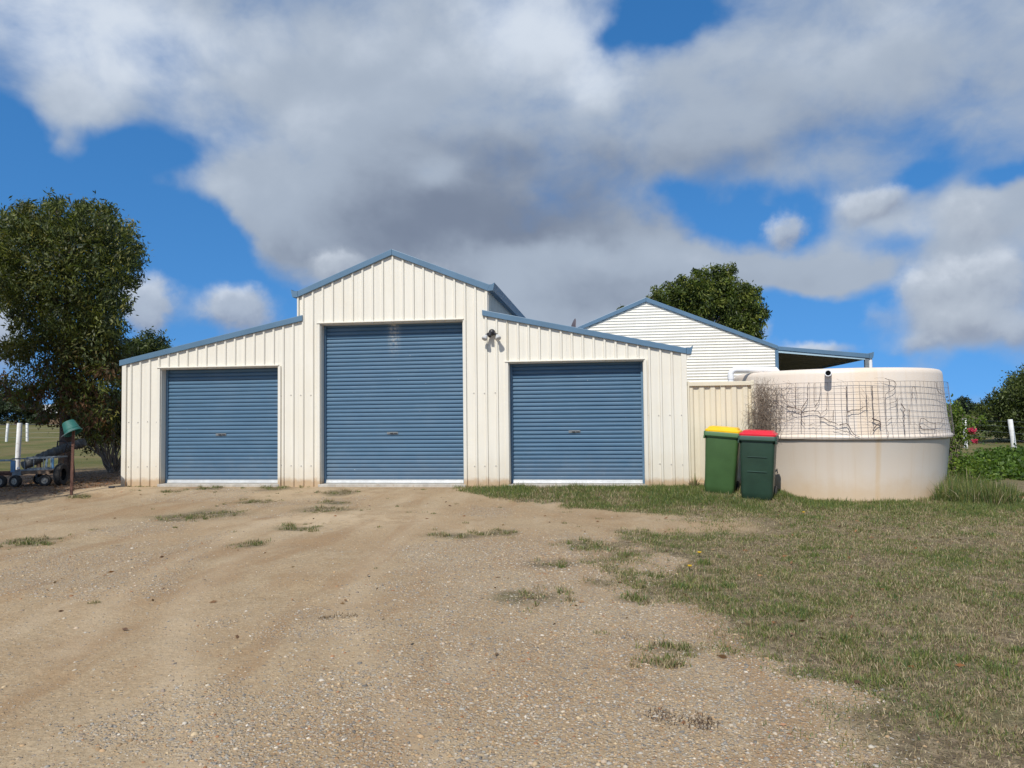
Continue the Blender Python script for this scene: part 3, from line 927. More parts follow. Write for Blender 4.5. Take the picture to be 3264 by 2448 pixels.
# verandah on the right
vz = lambda x: 3.03 - .108 * (x - 6.0)
MB().prism([(6.042, vz(6.04) - .10), (8.29, vz(8.29) - .118), (8.29, vz(8.29)), (6.042, vz(6.04))], HY0 - .045, HY0 + .05).build('verandah_fascia', M['blue'], house, bevel=.008)
MB().prism([(6.046, vz(6.04) - .165), (8.19, vz(8.19) - .165), (8.19, vz(8.19) - .121), (6.046, vz(6.04) - .105)], HY0 - .02, HY0 + .04).build('verandah_beam', M['bluelt'], house)
m = MB().prism([(6.05, vz(6.05) - .01), (8.30, vz(8.30) - .01), (8.30, vz(8.30) - .03), (6.05, vz(6.05) - .03)], HY0 + .051, HY1); m.build('verandah_roof', M['blue'], house)
m = MB().prism([(6.05, vz(6.05) - .04), (8.22, vz(8.22) - .04), (8.22, vz(8.22) - .055), (6.05, vz(6.05) - .055)], HY0 + .06, HY1)
for y in np.arange(HY0 + .3, HY1, .6): m.bar((6.05, y, vz(6.05) - .09), (8.2, y, vz(8.2) - .09), .05, .07)
m.build('verandah_ceiling', M['ceil'], house)
m = MB().prism([(8.29, 2.665), (8.38, 2.668), (8.405, 2.82), (8.39, 2.82), (8.34, 2.785), (8.29, 2.782)], HY0 - .05, HY1); m.build('verandah_gutter', M['blue'], house)
MB().box(8.19, 8.28, HY0 - .02, HY0 + .07, -.2, 2.66).build('verandah_post', M['wgrey'], house)
MB().box(8.19, 8.28, HY1 - .2, HY1 - .11, -.2, 2.66).build('verandah_post', M['wgrey'], house)
MB().tube([(8.335, HY0 + .03, -.2), (8.335, HY0 + .03, 2.67)], .045, 12).build('downpipe', M['white'], house, True)
MB().box(6.05, 8.15, HY1 - .1, HY1 - .04, -.2, 2.62).build('end_screen', M['wood'], house)

sd = empty('satellite_dish', (.88, 3.0, 2.93), 'small dark brown dish standing behind the blue edge of the right roof', 'dish')
prof = [(0, .060), (.08, .054), (.16, .036), (.23, .010), (.27, -.012), (.272, -.022), (.23, .0), (.16, .026), (0, .05)]
m = MB(); m.m = Matrix.Translation((.88, 3.0, 3.20)) @ Matrix.Rotation(R(100), 4, 'Z') @ Matrix.Rotation(R(6), 4, 'X')
m.lathe(prof, 24, 'Y'); m.build('reflector', M['dish'], sd, True)
MB().tube([(.88, 3.0, 2.90), (.90, 3.0, 3.05), (.92, 3.0, 3.2)], .02, 8).build('mast', M['wgrey'], sd)

# ------------------------------------------------------------------ rain water tank
TX, TY = 5.93, 1.245
tank = empty('water_tank', (TX, TY, -.17), 'big round beige plastic rainwater tank with rust-stained sides and a rim band', 'tank')
prof = [(1.78, -.5), (1.80, -.2), (1.905, .80), (1.925, .835), (1.955, .845), (1.960, .875), (1.950, .90), (1.925, .915),
        (1.885, 1.2), (1.838, 1.7), (1.826, 1.95), (1.815, 2.00), (1.785, 2.032), (1.74, 2.045), (1.0, 2.06), (.0, 2.065)]
MB().lathe(prof, 128, 'Z', (TX, TY, 0)).build('shell', M['tank'], tank, True, angle=50)
th = R(-18.1)
rd = Vector((math.sin(th), -math.cos(th), 0))
p0 = Vector((TX, TY, 1.96)) + rd * 1.78
ax_ = Vector((-.27, -.96, -.02)).normalized()
m = MB(); vs, fs = [], []
s_, t_ = Vector((ax_.y, -ax_.x, 0)).normalized(), Vector((0, 0, 1))
rings = [(.0, .056), (.29, .056), (.29, .043), (.06, .043)]
for d, r_ in rings:
    for k in range(20):
        a = 2 * math.pi * k / 20
        vs.append(p0 + ax_ * d + (s_ * math.cos(a) + t_ * math.sin(a)) * r_)
for i in range(3):
    for k in range(20): fs.append((i * 20 + k, i * 20 + (k + 1) % 20, (i + 1) * 20 + (k + 1) % 20, (i + 1) * 20 + k))
fs.append(tuple(60 + k for k in range(20)))
m.add(vs, fs); pipe = m.build('overflow_pipe', M['white'], tank, True)
m = MB().lathe([(0, .065), (.0425, .065)], 20, 'Z'); m.v = [tuple(p0 + ax_ * .075 + (s_ * x + t_ * y)) for x, y, z in m.v]
m.build('pipe_bore_shade', M['black'], tank)  # black disc paints the shade deep in the white pipe

dp = empty('inlet_pipe', (3.91, .5, -.1), 'bent white PVC pipe rising behind the fence into the top of the tank', 'pipe')
arc = [(3.91 + .10 * (1 - math.cos(a)), .5, 2.005 + .10 * math.sin(a)) for a in np.linspace(0, math.pi / 2, 7)]
MB().tube([(3.91, .5, -.15), (3.91, .5, 1.2)] + arc + [(4.55, .62, 2.105), (4.75, .66, 2.10), (4.80, .67, 2.03)], .054, 14).build('pipe', M['white'], dp, True)
MB().tube([(3.91, .5, 1.93), (3.91, .5, 2.01)], .060, 14).build('socket', M['white'], dp, True)

# wire mesh round the tank, and the dead vine on it
def cylp(deg, z, r=1.972):
    a = R(deg)
    r = r - .072 * min(1, max(0, (z - .87) / .94))
    return Vector((TX + r * math.sin(a), TY - r * math.cos(a), z))
MW = MB()
hz_rows = [.872 + .1035 * i for i in range(10)]
degs = np.arange(-50.5, 68, 2.93)
for i, z in enumerate(hz_rows):
    pts = [Vector((4.225, -.07, z))] + [cylp(dg, z + .004 * math.sin(dg * .21 + i), 1.972 + .004 * math.sin(dg * .13 + i * 2)) for dg in degs]
    MW.tube(pts, .0026 if i < 9 else .0032, 4, False)
for j, dg in enumerate(degs):
    d2 = dg + random.uniform(-.25, .25)
    pts = [cylp(d2 + .12 * math.sin(z * 7 + j), z, 1.974) for z in np.linspace(.865, 1.806, 7)]
    MW.tube(pts, .0023, 4, False)
wm = MW.build('wire_mesh', M['meshw'])
tag(wm, 'square grid wire mesh wrapped round the upper half of the beige tank', 'wire mesh')

VINES = [
(7,[(-38.1,1.40),(-36.5,1.40),(-33.8,1.37),(-32.4,1.36),(-31.0,1.34)]),
(6,[(-31.0,1.34),(-30.9,1.21),(-31.2,1.12),(-31.1,0.99)]),
(5,[(-31.0,1.36),(-30.5,1.39),(-29.2,1.46),(-28.0,1.51),(-27.8,1.60),(-28.1,1.71),(-27.3,1.81)]),
(5,[(-33.8,1.37),(-33.9,1.45),(-33.9,1.60),(-33.8,1.81)]),
(3,[(-33.8,1.37),(-34.8,1.44),(-35.7,1.48),(-39.5,1.50)]),
(3,[(-37.2,1.41),(-40.7,1.48)]),
(5,[(-30.5,1.30),(-27.7,1.32),(-25.1,1.33),(-23.0,1.32),(-22.1,1.28),(-22.1,1.21),(-22.1,1.09)]),
(6,[(-22.0,1.21),(-20.5,1.21),(-18.4,1.15),(-15.9,1.13),(-14.2,1.09)]),
(6,[(-13.4,1.09),(-10.2,1.11),(-9.6,1.09),(-8.4,0.99),(-7.2,0.92),(-4.7,0.89)]),
(5,[(-9.7,1.73),(-9.8,1.49),(-9.9,1.31),(-10.2,1.21),(-9.9,1.11)]),
(3,[(-24.8,1.38),(-22.0,1.51),(-21.7,1.79)]),
(3,[(-39.7,1.28),(-39.8,1.33),(-38.7,1.38),(-37.2,1.40)]),
(3,[(-31.0,1.30),(-33.8,1.30),(-36.1,1.26),(-39.1,1.22)]),
(3,[(-41.8,1.71),(-39.7,1.68),(-36.9,1.79)]),
(3,[(-24.7,1.79),(-24.8,1.50),(-24.1,1.49),(-22.0,1.51)]),
(3,[(-30.8,1.17),(-29.0,1.08)]),
(3,[(-27.6,1.08),(-25.2,1.11),(-24.5,1.09)]),
(3,[(-16.0,1.33),(-16.1,1.16)]),
(3,[(-16.5,1.03),(-12.5,0.99),(-10.2,0.98),(-7.5,0.90)]),
(3,[(-18.6,1.63),(-18.9,1.50),(-18.8,1.35),(-21.4,1.29)]),
(3,[(-45.8,1.17),(-41.6,1.19),(-40.1,1.21),(-38.9,1.14)]),
(3,[(-45.6,1.36),(-44.1,1.29),(-40.3,1.28)]),
(5,[(-9.9,1.30),(-7.9,1.32),(-7.6,1.34),(-4.8,1.33),(-3.0,1.36),(-2.0,1.39),(-0.7,1.40)]),
(5,[(2.1,1.73),(2.3,1.58),(2.0,1.45),(2.2,1.30),(2.0,1.09)]),
(9,[(1.4,1.19),(2.8,1.16),(4.9,1.14),(5.1,1.10),(3.8,1.10),(2.0,1.03),(1.4,0.98)]),
(7,[(5.1,1.10),(5.0,1.04)]),
(3,[(8.8,1.85),(10.4,1.83),(13.0,1.82),(14.4,1.76),(13.7,1.68),(11.4,1.64),(8.8,1.61),(8.3,1.53),(8.2,1.34),(7.8,1.11),(8.0,0.98),(8.9,0.94),(7.9,0.88)]),
(3,[(10.7,1.82),(11.2,1.76),(10.2,1.72),(10.4,1.65)]),
(3,[(14.3,1.52),(14.0,1.47),(9.9,1.43)]),
(3,[(14.3,1.52),(14.0,1.21)]),
(5,[(16.1,1.43),(17.3,1.36),(18.2,1.33),(16.9,1.29),(16.8,1.24),(17.5,1.19),(16.7,1.13),(17.0,1.01),(16.8,0.89)]),
(3,[(11.0,1.20),(9.2,1.16),(8.0,1.13)]),
(3,[(25.4,1.04),(26.4,1.17),(28.1,1.19),(31.1,1.13),(35.7,1.08),(38.6,1.11),(40.6,1.09),(44.1,1.14),(45.5,1.19),(49.9,1.18)]),
(6,[(26.1,1.05),(26.2,0.99),(35.5,0.99)]),
(3,[(22.9,1.52),(22.9,1.71),(25.2,1.72),(26.0,1.50)]),
(3,[(-0.8,1.58),(-0.9,1.30)]),
(3,[(20.2,1.34),(20.1,1.08)]),
(3,[(41.4,1.79),(42.2,1.61),(48.6,1.58)]),
(3,[(37.1,1.09),(36.0,0.98)]),]

vn = empty('dead_vine', (4.3, -.05, -.05), 'leafless dead vine tangled at the fence end and creeping over the tank mesh', 'vine')
SM = MB()
def chaikin(p):
    q = [p[0]]
    for (a, b), (c, d) in zip(p, p[1:]): q += [(a * .75 + c * .25, b * .75 + d * .25), (a * .25 + c * .75, b * .25 + d * .75)]
    return q + [p[-1]]
for w, pts in VINES:
    P = []
    if len(pts) > 2: pts = chaikin(chaikin(pts))
    for (d0, z0), (d1, z1) in zip(pts, pts[1:]):
        nn = max(1, int(math.hypot((d1 - d0) * .034, z1 - z0) / .03))
        for q in range(nn):
            t = q / nn
            P.append(cylp(d0 + (d1 - d0) * t + random.uniform(-.11, .11), z0 + (z1 - z0) * t + random.uniform(-.004, .004), 1.985))
    P.append(cylp(*pts[-1], 1.985))
    rr = .0012 + w * .00115
    SM.tube(P, [rr * (1 - .5 * i / len(P)) * (.85 + .3 * math.sin(i * 1.7) ** 2) for i in range(len(P))], 5, False)
for k in range(110):                                  # fine side twigs
    w, pts = random.choice(VINES)
    d, z = random.choice(pts)
    if k > 50: d, z = random.uniform(-48, -33), random.uniform(1.1, 1.8)
    P = [cylp(d, z, 1.985)]
    a = random.uniform(0, 6.28)
    for q in range(random.randint(3, 6)):
        a += random.uniform(-.7, .7)
        d += math.cos(a) * 1.1; z = min(1.86, max(.88, z + math.sin(a) * .035))
        P.append(cylp(d, z, 1.987))
    SM.tube(P, .0017, 3, False)
SM.build('stem', M['vine'], vn, kind='stuff')
TG = MB()
for k in range(820):                                  # the tangle hanging at the end of the fence
    u = random.gauss(0, 1)
    if k < 480: x = 4.33 + .065 * u
    elif k < 700: x = 4.48 + .11 * u
    else: x = 4.16 + .075 * u
    y = -.085 - abs(random.gauss(0, .055)) - max(0, (x - 4.3)) * .18
    z = random.uniform(1.02, 1.82) if k < 700 else random.uniform(.95, 1.45)
    P = [Vector((x, y, z))]
    ang = random.gauss(-math.pi / 2, .55)
    for q in range(random.randint(4, 8)):
        ang += random.uniform(-.6, .6)
        s = random.uniform(.02, .05)
        x += math.cos(ang) * s * .75; z += math.sin(ang) * s; y += random.uniform(-.012, .012)
        y = min(y, -.072 - max(0, (x - 4.25)) * .2)
        P.append(Vector((x, y, z)))
    TG.tube(P, random.uniform(.0013, .0030), 3, False)
for k in range(38):                                   # wisps standing up above the mesh
    x = 4.28 + random.gauss(.08, .10); P = [Vector((x, -.11, 1.78))]
    ang = random.gauss(1.45, .5)
    for q in range(5):
        ang += random.uniform(-.4, .4)
        P.append(P[-1] + Vector((math.cos(ang) * .03, random.uniform(-.006, .006), math.sin(ang) * .03)))
    TG.tube(P, .0013, 3, False)
TG.build('tangle', M['straw'], vn, kind='stuff')
MB().tube([(4.30, -.10, -.12), (4.31, -.12, .4), (4.33, -.11, .9), (4.31, -.10, 1.4)], [.016, .014, .011, .006], 8).build('trunk', M['vine'], vn, True)

# ------------------------------------------------------------------ wheelie bins
def rrect(w, d, r, z, yc=0.0, n=6, bow=0.0):
    pts = []
    for cx, cy, a0 in ((w / 2 - r, d / 2 - r, 0), (-w / 2 + r, d / 2 - r, 90), (-w / 2 + r, -d / 2 + r, 180), (w / 2 - r, -d / 2 + r, 270)):
        for k in range(n + 1):
            a = R(a0 + 90 * k / n)
            x, y = cx + r * math.cos(a), cy + r * math.sin(a)
            if y < 0: y -= bow * (1 - (x / (w / 2)) ** 2)
            pts.append((x, yc + y, z))
    return pts


def loft(rings, cap0=True, cap1=True):
    m = MB(); n = len(rings[0])
    vs = [p for r in rings for p in r]
    fs = [(i * n + k, i * n + (k + 1) % n, (i + 1) * n + (k + 1) % n, (i + 1) * n + k) for i in range(len(rings) - 1) for k in range(n)]
    if cap0: fs.append(tuple(range(n - 1, -1, -1)))
    if cap1: fs.append(tuple((len(rings) - 1) * n + k for k in range(n)))
    return m.add(vs, fs)


def wheelie_bin(loc, yaw, roll, label, body, rim, lid, panel):
    o = empty('wheelie_bin', loc, label, 'bin', 'wheelie bins by the fence', (0, R(roll), R(yaw)))
    loft([rrect(.455, .47, .05, .0, .02, bow=.004), rrect(.475, .50, .05, .03, .015, bow=.008), rrect(.49, .53, .05, .12, .01, bow=.012),
          rrect(.52, .60, .05, .60, -.01, bow=.018), rrect(.538, .655, .05, .93, -.03, bow=.016), rrect(.536, .66, .05, .965, -.03, bow=.004),
          rrect(.536, .66, .05, 1.0, -.03)]).build('body', M[body], o, True, False)
    loft([rrect(.566, .70, .05, .952, -.035), rrect(.600, .735, .055, .975, -.035), rrect(.604, .738, .055, 1.030, -.035), rrect(.596, .73, .055, 1.040, -.035),
          rrect(.52, .66, .05, 1.038, -.035)]).build('rim', M[rim], o, True, False, angle=30)
    for s in (-1, 1):                                  # down-turned corners of the rim
        MB().box(s * .288 - .012, s * .288 + .012, -.385, -.10, .918, .968).build('rim_corner', M[body], o, False, False, .004)
    loft([rrect(.568, .715, .05, 1.041, -.025), rrect(.572, .72, .05, 1.066, -.025), rrect(.545, .695, .05, 1.082, -.022), rrect(.50, .64, .05, 1.090, -.01),
          rrect(.47, .60, .05, 1.116, 0), rrect(.44, .56, .05, 1.126, .01), rrect(.20, .3, .05, 1.131, .01)]).build('lid', M[lid], o, True, False, angle=28)
    MB().tube([(-.24, .37, 1.04), (-.24, .40, 1.06), (.24, .40, 1.06), (.24, .37, 1.04)], .014, 8).build('handle', M[body], o, True, False)
    for s in (-1, 1):
        MB().box(s * .19 - .02, s * .19 + .02, .325, .40, 1.0, 1.075).build('hinge', M[lid], o, False, False, .006)
    MB().tube([(-.265, .235, .10), (.265, .235, .10)], .011, 8).build('axle', M['wgrey'], o, True, False)
    for s in (-1, 1):
        m = MB().lathe([(.035, -.028), (.085, -.028), (.098, -.018), (.100, 0), (.098, .018), (.085, .028), (.035, .028)], 24, 'X', (s * .262, .235, .10))
        wl = m.build('wheel', M['rubber'], o, True, False)
        h = MB().lathe([(0, -.022), (.036, -.024), (.036, .024), (0, .022)], 16, 'X', (s * .262, .235, .10)).build('hub', M['black'], wl, True, False)
    if panel:
        for z0, z1, yf in ((.46, .470, -.310), (.70, .707, -.341)):
            MB().box(-.15, .15, yf - .0035, yf + .01, z0, z1).build('moulded_line', M[rim], o, False, False)
    return o


wheelie_bin((3.53, -.52, hz1(3.6, -.5) - .012), -13, 4.8, 'green wheelie bin with yellow lid, leaning to the right', 'bgreen', 'brim', 'yellow', False)
wheelie_bin((4.075, -.93, hz1(4.1, -.9) - .03), -15, 2.4, 'dark green wheelie bin with red lid in front of the tank', 'bdark', 'brimd', 'red', True)

# ------------------------------------------------------------------ left yard: wagon, hose, picket, posts
wg = empty('farm_wagon', (-10.72, .78, hz1(-10.72, .78)), 'small old blue and grey wagon on little wheels at the left edge', 'wagon', None, (0, 0, R(12)))
def wz(py): return (1485 - py) * .00158
def wx(px): return (px - 340) * .00146
def WB(): return MB()
m = WB()
m.bar((wx(110), 0, wz(1105)), (wx(690), 0, wz(1096)), .035, .028)
m.bar((wx(110), .55, wz(1105)), (wx(690), .55, wz(1096)), .035, .028)
m.bar((wx(690), 0, wz(1096)), (wx(690), .55, wz(1096)), .035, .028)
m.build('top_rail', M['wgrey'], wg, False, False)
m = WB().bar((wx(120), 0, wz(1262)), (wx(690), 0, wz(1246)), .035, .030)
m.bar((wx(120), .55, wz(1262)), (wx(690), .55, wz(1246)), .035, .030)
m.build('bottom_rail', M['wgrey'], wg, False, False)
WB().box(wx(140), wx(640), -.015, .56, wz(1315), wz(1272)).build('bed', M['wood'], wg, False, False)
for px in (285, 415, 550):
    WB().bar((wx(px), 0, wz(1265)), (wx(px), 0, wz(1098)), .012).build('upright', M['wgrey'], wg, False, False)
for a, b in (((580, 1222), (602, 1110)), ((600, 1222), (608, 1110)), ((668, 1240), (662, 1098))):
    WB().bar((wx(a[0]), -.012, wz(a[1])), (wx(b[0]), -.012, wz(b[1])), .022, .02).build('brace', M['wlight'], wg, False, False)
WB().box(wx(672), wx(695), -.012, .02, wz(1248), wz(1096)).build('end_post', M['wblue'], wg, False, False, .003)
WB().box(wx(95), wx(152), -.02, .03, wz(1285), wz(1125)).build('side_panel', M['wblue'], wg, False, False, .004)
WB().box(wx(-520), wx(108), -.018, .014, wz(1135), wz(1110)).build('front_rail', M['wlight'], wg, False, False, .003)
WB().box(wx(-520), wx(108), -.018, .02, wz(1300), wz(1268)).build('front_sill', M['rust'], wg, False, False, .003)
WB().box(wx(-520), wx(200), .02, .52, wz(1330), wz(1296)).build('chassis', M['rust'], wg, False, False)
WB().box(wx(120), wx(245), -.03, .05, wz(1330), wz(1275)).build('bracket', M['wgrey'], wg, False, False, .004)
WB().lathe([(0, -.02), (.022, -.017), (.030, 0), (.030, .02)], 16, 'Y', (wx(208), -.03, wz(1232))).build('reflector', M['white'], wg, True, False)
for p in ((170, .05, 1330, 1410), (560, .08, 1315, 1370), (345, .3, 1315, 1370)):
    WB().bar((wx(p[0]), p[1], wz(p[2])), (wx(p[0]), p[1], wz(p[3])), .03).build('axle_arm', M['wgrey'], wg, False, False)
def wheel(x, y, z, r, face=True, yaw=0):
    m = MB(); m.m = Matrix.Translation((x, y, z)) @ Matrix.Rotation(R(yaw), 4, 'Z')
    m.lathe([(r * .55, -.045), (r * .72, -.055), (r * .93, -.048), (r, -.02), (r, .02), (r * .93, .048), (r * .72, .055), (r * .55, .045)], 28, 'Y')
    t = m.build('wheel', M['rubber'], wg, True, False)
    m = MB(); m.m = Matrix.Translation((x, y, z)) @ Matrix.Rotation(R(yaw), 4, 'Z')
    m.lathe([(0, -.055), (.018, -.055), (.022, -.03), (r * .40, -.025), (r * .52, -.042), (r * .56, -.04), (r * .56, .04), (0, .03)], 24, 'Y')
    m.build('rim', M['rim'], t, True, False)
wheel(wx(170), -.02, .128, .128, True, -14); wheel(wx(560), .05, .128, .125, True, 8); wheel(wx(345), .42, .125, .118); wheel(wx(-35), -.02, .125, .125, True, -10)
tw = empty('old_tyre', (wx(725), .02, 0), None, None); tw.parent = wg
ot = MB(); ot.m = Matrix.Translation((wx(716), .24, .235)) @ Matrix.Rotation(R(93), 4, 'Z')
ot.lathe([(.13, -.05), (.18, -.068), (.222, -.062), (.238, -.04), (.242, 0), (.238, .04), (.222, .062), (.18, .068), (.13, .05)], 32, 'Y')
bpy.data.objects.remove(tw)
ot.build('rear_tyre', M['rubber'], wg, True, False)

hs = empty('ribbed_hose', (-10.9, 1.95, hz1(-10.9, 1.95)), 'length of thick ribbed black hose propped up slanting behind the wagon', 'hose', None, (0, 0, R(12)))
def hx(px): return (px - 400) * .00172
def hzz(py): return (1480 - py) * .00172
A, B = Vector((hx(-80), 0, hzz(1235))), Vector((hx(665), .15, hzz(930)))
pts, rs = [], []
for i in range(121):
    t = i / 120
    p = A.lerp(B, t); p.z += .05 * math.sin(t * 3.1) - .03
    pts.append(p); rs.append(.098 + .012 * (1 if (i % 10) < 4 else 0) - (.02 if i in (0, 120) else 0))
MB().tube(pts, rs, 18).build('hose', M['hose'], hs, True, False, angle=25)
m = MB().tube([(hx(385), -.12, hzz(1000)), (hx(392), -.12, hzz(925)), (hx(480), -.12, hzz(925)), (hx(512), -.12, hzz(960)), (hx(470), -.12, hzz(1075))], .018, 8)
m.build('hoop_handle', M['black'], hs, False, False)
for t in (.25, .62):
    p = A.lerp(B, t); MB().bar((p.x, p.y, -.05), (p.x, p.y, p.z - .05), .07).build('prop', M['wood'], hs, False, False)

gp = hz1(-8.28, -1.02)
pk = empty('picket_post', (-8.28, -1.02, gp), 'rusty brown steel picket standing alone left of the shed', 'post')
m = MB()
for a in (90, 210, 330):
    d = Vector((math.cos(R(a)), math.sin(R(a)), 0)) * .030
    m.bar((-8.28, -1.02, gp - .1), (-8.265, -1.0, gp + 1.34), .006, .006)
    n = Vector((-d.y, d.x, 0)).normalized() * .004
    b0, t0 = Vector((-8.28, -1.02, gp - .15)), Vector((-8.262, -1.0, gp + 1.30))
    m.add([b0 + n, b0 - n, b0 + d - n, b0 + d + n, t0 + n, t0 - n, t0 + d - n, t0 + d + n], [(0, 1, 2, 3), (7, 6, 5, 4), (0, 4, 5, 1), (1, 5, 6, 2), (2, 6, 7, 3), (3, 7, 4, 0)])
m.build('stake', M['rust'], pk)
bk = empty('bucket', (-8.25, -1.03, gp + 1.16), 'green plastic bucket hung tilted upside down on top of the rusty picket', 'bucket', None, (R(0), R(-29), 0))
loft([[(r_ * math.cos(a), r_ * math.sin(a), z) for a in np.linspace(0, 2 * math.pi, 28, endpoint=False)] for r_, z in
      [(a_ * .86, b_ * .86) for a_, b_ in ((.185, -.015), (.190, 0), (.186, .012), (.170, .016), (.163, .06), (.168, .064), (.166, .072), (.160, .074), (.128, .245), (.120, .26), (.05, .262))]], False, True).build('pail', M['bucket'], bk, True, False, angle=30)
MB().tube([(.165 * math.cos(a), .165 * math.sin(a) * .25 - .14, -.01 - .0 * math.sin(a)) for a in np.linspace(math.pi, 2 * math.pi, 14)], .004, 6).build('handle', M['wgrey'], bk, True, False)


def post(x, y, h, r, label, group=None, lean=(0, 0), name='fence_post', parent=None):
    z = hz1(x, y)
    m = MB().tube([(x, y, z - .2), (x + lean[0] * .5, y + lean[1] * .5, z + h * .5), (x + lean[0], y + lean[1], z + h - .015), (x + lean[0], y + lean[1], z + h)], [r, r * .99, r * .97, r * .85], 14)
    o = m.build(name, M['wpost'], parent, True, angle=50)
    if label: tag(o, label, 'post', group)
    return o
post(-14.19, 4.42, 1.36, .063, 'thick white round post standing behind the wagon', None, (.06, 0))
# the far paddock fence on the left and the boundary fence on the right: posts and wires are parts
pf = empty('wire_fence', (-35.0, 27.9, .2), 'two white posts and thin wires across the far paddock behind the thick post', 'fence')
P2 = [(-35.55, 27.86), (-34.26, 28.03)]
for i, (x, y) in enumerate(P2): post(x, y, 1.12, .075, None, None, (.09 if i == 0 else -.03, 0), 'post', pf)
m = MB()
for h in (.25, .55, .82, 1.05):
    pts = [(-41.5, 27.1, hz1(-41.5, 27.1) + h)] + [(x + (.05 if x < -35 else 0), y - .08, hz1(x, y) + h) for x, y in P2] + [(-31.2, 28.5, hz1(-31.2, 28.5) + h - .03), (-27.5, 29.0, hz1(-27.5, 29) + h)]
    m.tube(pts, .006, 4)
m.build('wire', M['wire_far'], pf)
post(-27.5, 29.0, 1.12, .075, None, None, (0, 0), 'post', pf)
post(-41.5, 27.1, 1.12, .075, None, None, (0, 0), 'post', pf)

rf = empty('wire_fence', (14.6, 14.1, -.16), 'boundary fence of white posts and dark wires in front of the big dark bush', 'fence')
P3 = [(13.2, 5.9), (14.25, 11.55), (15.3, 17.2), (16.35, 22.8), (17.4, 28.4)]
for i, (x, y) in enumerate(P3): post(x, y, 1.17, .072, None, None, (-.13 if i == 1 else -.03, -.03), 'post', rf)
m = MB()
for h in (.30, .52, .74, .94, 1.10):
    m.tube([(x - .05, y - .02, hz1(x, y) + h - (.0)) for x, y in P3], .0045, 4)
m.build('wire', M['wire_far'], rf)

# far shed on the left
fs_ = empty('far_shed', (-80.5, 86, .8), 'distant open shed with pale roof and blue posts seen between the left trees', 'shed')
bx, by = -80.5, 86.0
MB().prism([(bx - 5, 2.35), (bx + 6, 2.35), (bx + 4.8, 3.6), (bx - 3.8, 3.6)], by - 1, by + 5).build('roof', M['roofw'], fs_)
for dx in (-4.6, -1.2, 2.2, 5.6): MB().box(bx + dx - .15, bx + dx + .15, by - .6, by - .3, -.4, 2.35).build('post', M['wblue'], fs_)
MB().box(bx - 4.8, bx + 5.8, by + 3.5, by + 3.8, -.4, 2.3).build('back_wall', M['dark'], fs_)  # shade of the open shed is put into this wall's near-black colour
MB().box(bx + .2, bx + 2.0, by - .5, by + 3.4, -.4, 2.2).build('side_panel', M['wood'], fs_)

# red pavers by the tank
for i, (x, y, l_, w_, lb) in enumerate(((8.33, -.16, .36, .22, 'red paver lying flat in the rubble right of the tank grass'), (8.62, -.55, .36, .22, 'red paver cut by the right picture edge'))):
    z = hz1(x, y)
    m = MB(); m.m = Matrix.Translation((x, y, z + .02)) @ Matrix.Rotation(R(15 + 8 * i), 4, 'Z')
    m.box(-l_ / 2, l_ / 2, -w_ / 2, w_ / 2, -.03, .03)
    tag(m.build('paver', M['brick'], None, bevel=.008), lb, 'paver')
m = MB(); m.m = Matrix.Translation((-7.99, -.30, hz1(-7.99, -.3) + .02)) @ Matrix.Rotation(R(20), 4, 'Z')
m.box(-.05, .05, -.03, .03, -.03, .02)
tag(m.build('dark_block', M['black'], None, bevel=.006), 'small dark block lying at the left corner of the shed', 'block')

# ------------------------------------------------------------------ foliage
def leaves(name, centres, size, ratio, tints, droop, parent, mat='leaf', flat=0.0, cid=None):
    """centres (n,3); every leaf a folded pair of triangles; tints (n,3)"""
    n = len(centres)
    d = rng.normal(size=(n, 3)); d[:, 2] = d[:, 2] * (1 - flat) - droop
    up = rng.normal(size=(n, 3))
    if cid is not None:                                # leaves of one spray hang the same way
        k = cid.max() + 1
        cd, cn = rng.normal(size=(k, 3)), rng.normal(size=(k, 3))
        cd[:, 2] -= droop
        d = d * .6 + cd[cid] * .8
        up = up * .45 + cn[cid]
    d /= np.linalg.norm(d, axis=1)[:, None] + 1e-9
    s = np.cross(d, up); s /= np.linalg.norm(s, axis=1)[:, None] + 1e-9
    L_ = size * rng.uniform(.6, 1.35, n)
    a = centres
    b = centres + d * L_[:, None] * .45 + s * (L_ * ratio * .5)[:, None]
    c = centres + d * L_[:, None]
    e = centres + d * L_[:, None] * .45 - s * (L_ * ratio * .5)[:, None]
    V = np.stack([a, b, c, e], 1).reshape(-1, 3)
    F = np.arange(n * 4).reshape(n, 4)
    return mesh_np(name, V, F, M[mat], parent, tints)


def crown_points(lobes, n, shell=.55, clus=14, spread=.13):
    """clustered points in ellipsoid lobes (x, y, z, r[, squash])"""
    w = np.array([l[3] ** 2.2 for l in lobes]); w /= w.sum()
    k = max(1, n // clus)
    idx = rng.choice(len(lobes), k, p=w)
    C = np.array([l[:3] for l in lobes])[idx]; r = np.array([l[3] for l in lobes])[idx]
    d = rng.normal(size=(k, 3)); d /= np.linalg.norm(d, axis=1)[:, None]
    rad = rng.uniform(0, 1, k) ** (1 / (2 + 2.5 * shell))
    cc = C + d * (r * rad)[:, None] * np.array([1, 1, .92])
    pts = np.repeat(cc, clus, 0) + rng.normal(size=(k * clus, 3)) * (np.repeat(r, clus)[:, None] * spread + .02)
    cid = np.repeat(np.arange(k), clus)
    return pts, cid


def tints_for(cid, palette, weights, pts=None, jitter=.18, zfun=None):
    k = cid.max() + 1
    pal = np.array(palette)
    pick = rng.choice(len(pal), k, p=np.array(weights) / sum(weights))
    t = pal[pick][cid]
    t = t * (1 + rng.normal(size=(len(cid), 1)) * jitter).clip(.5, 1.6)
    return t.clip(0, 1)


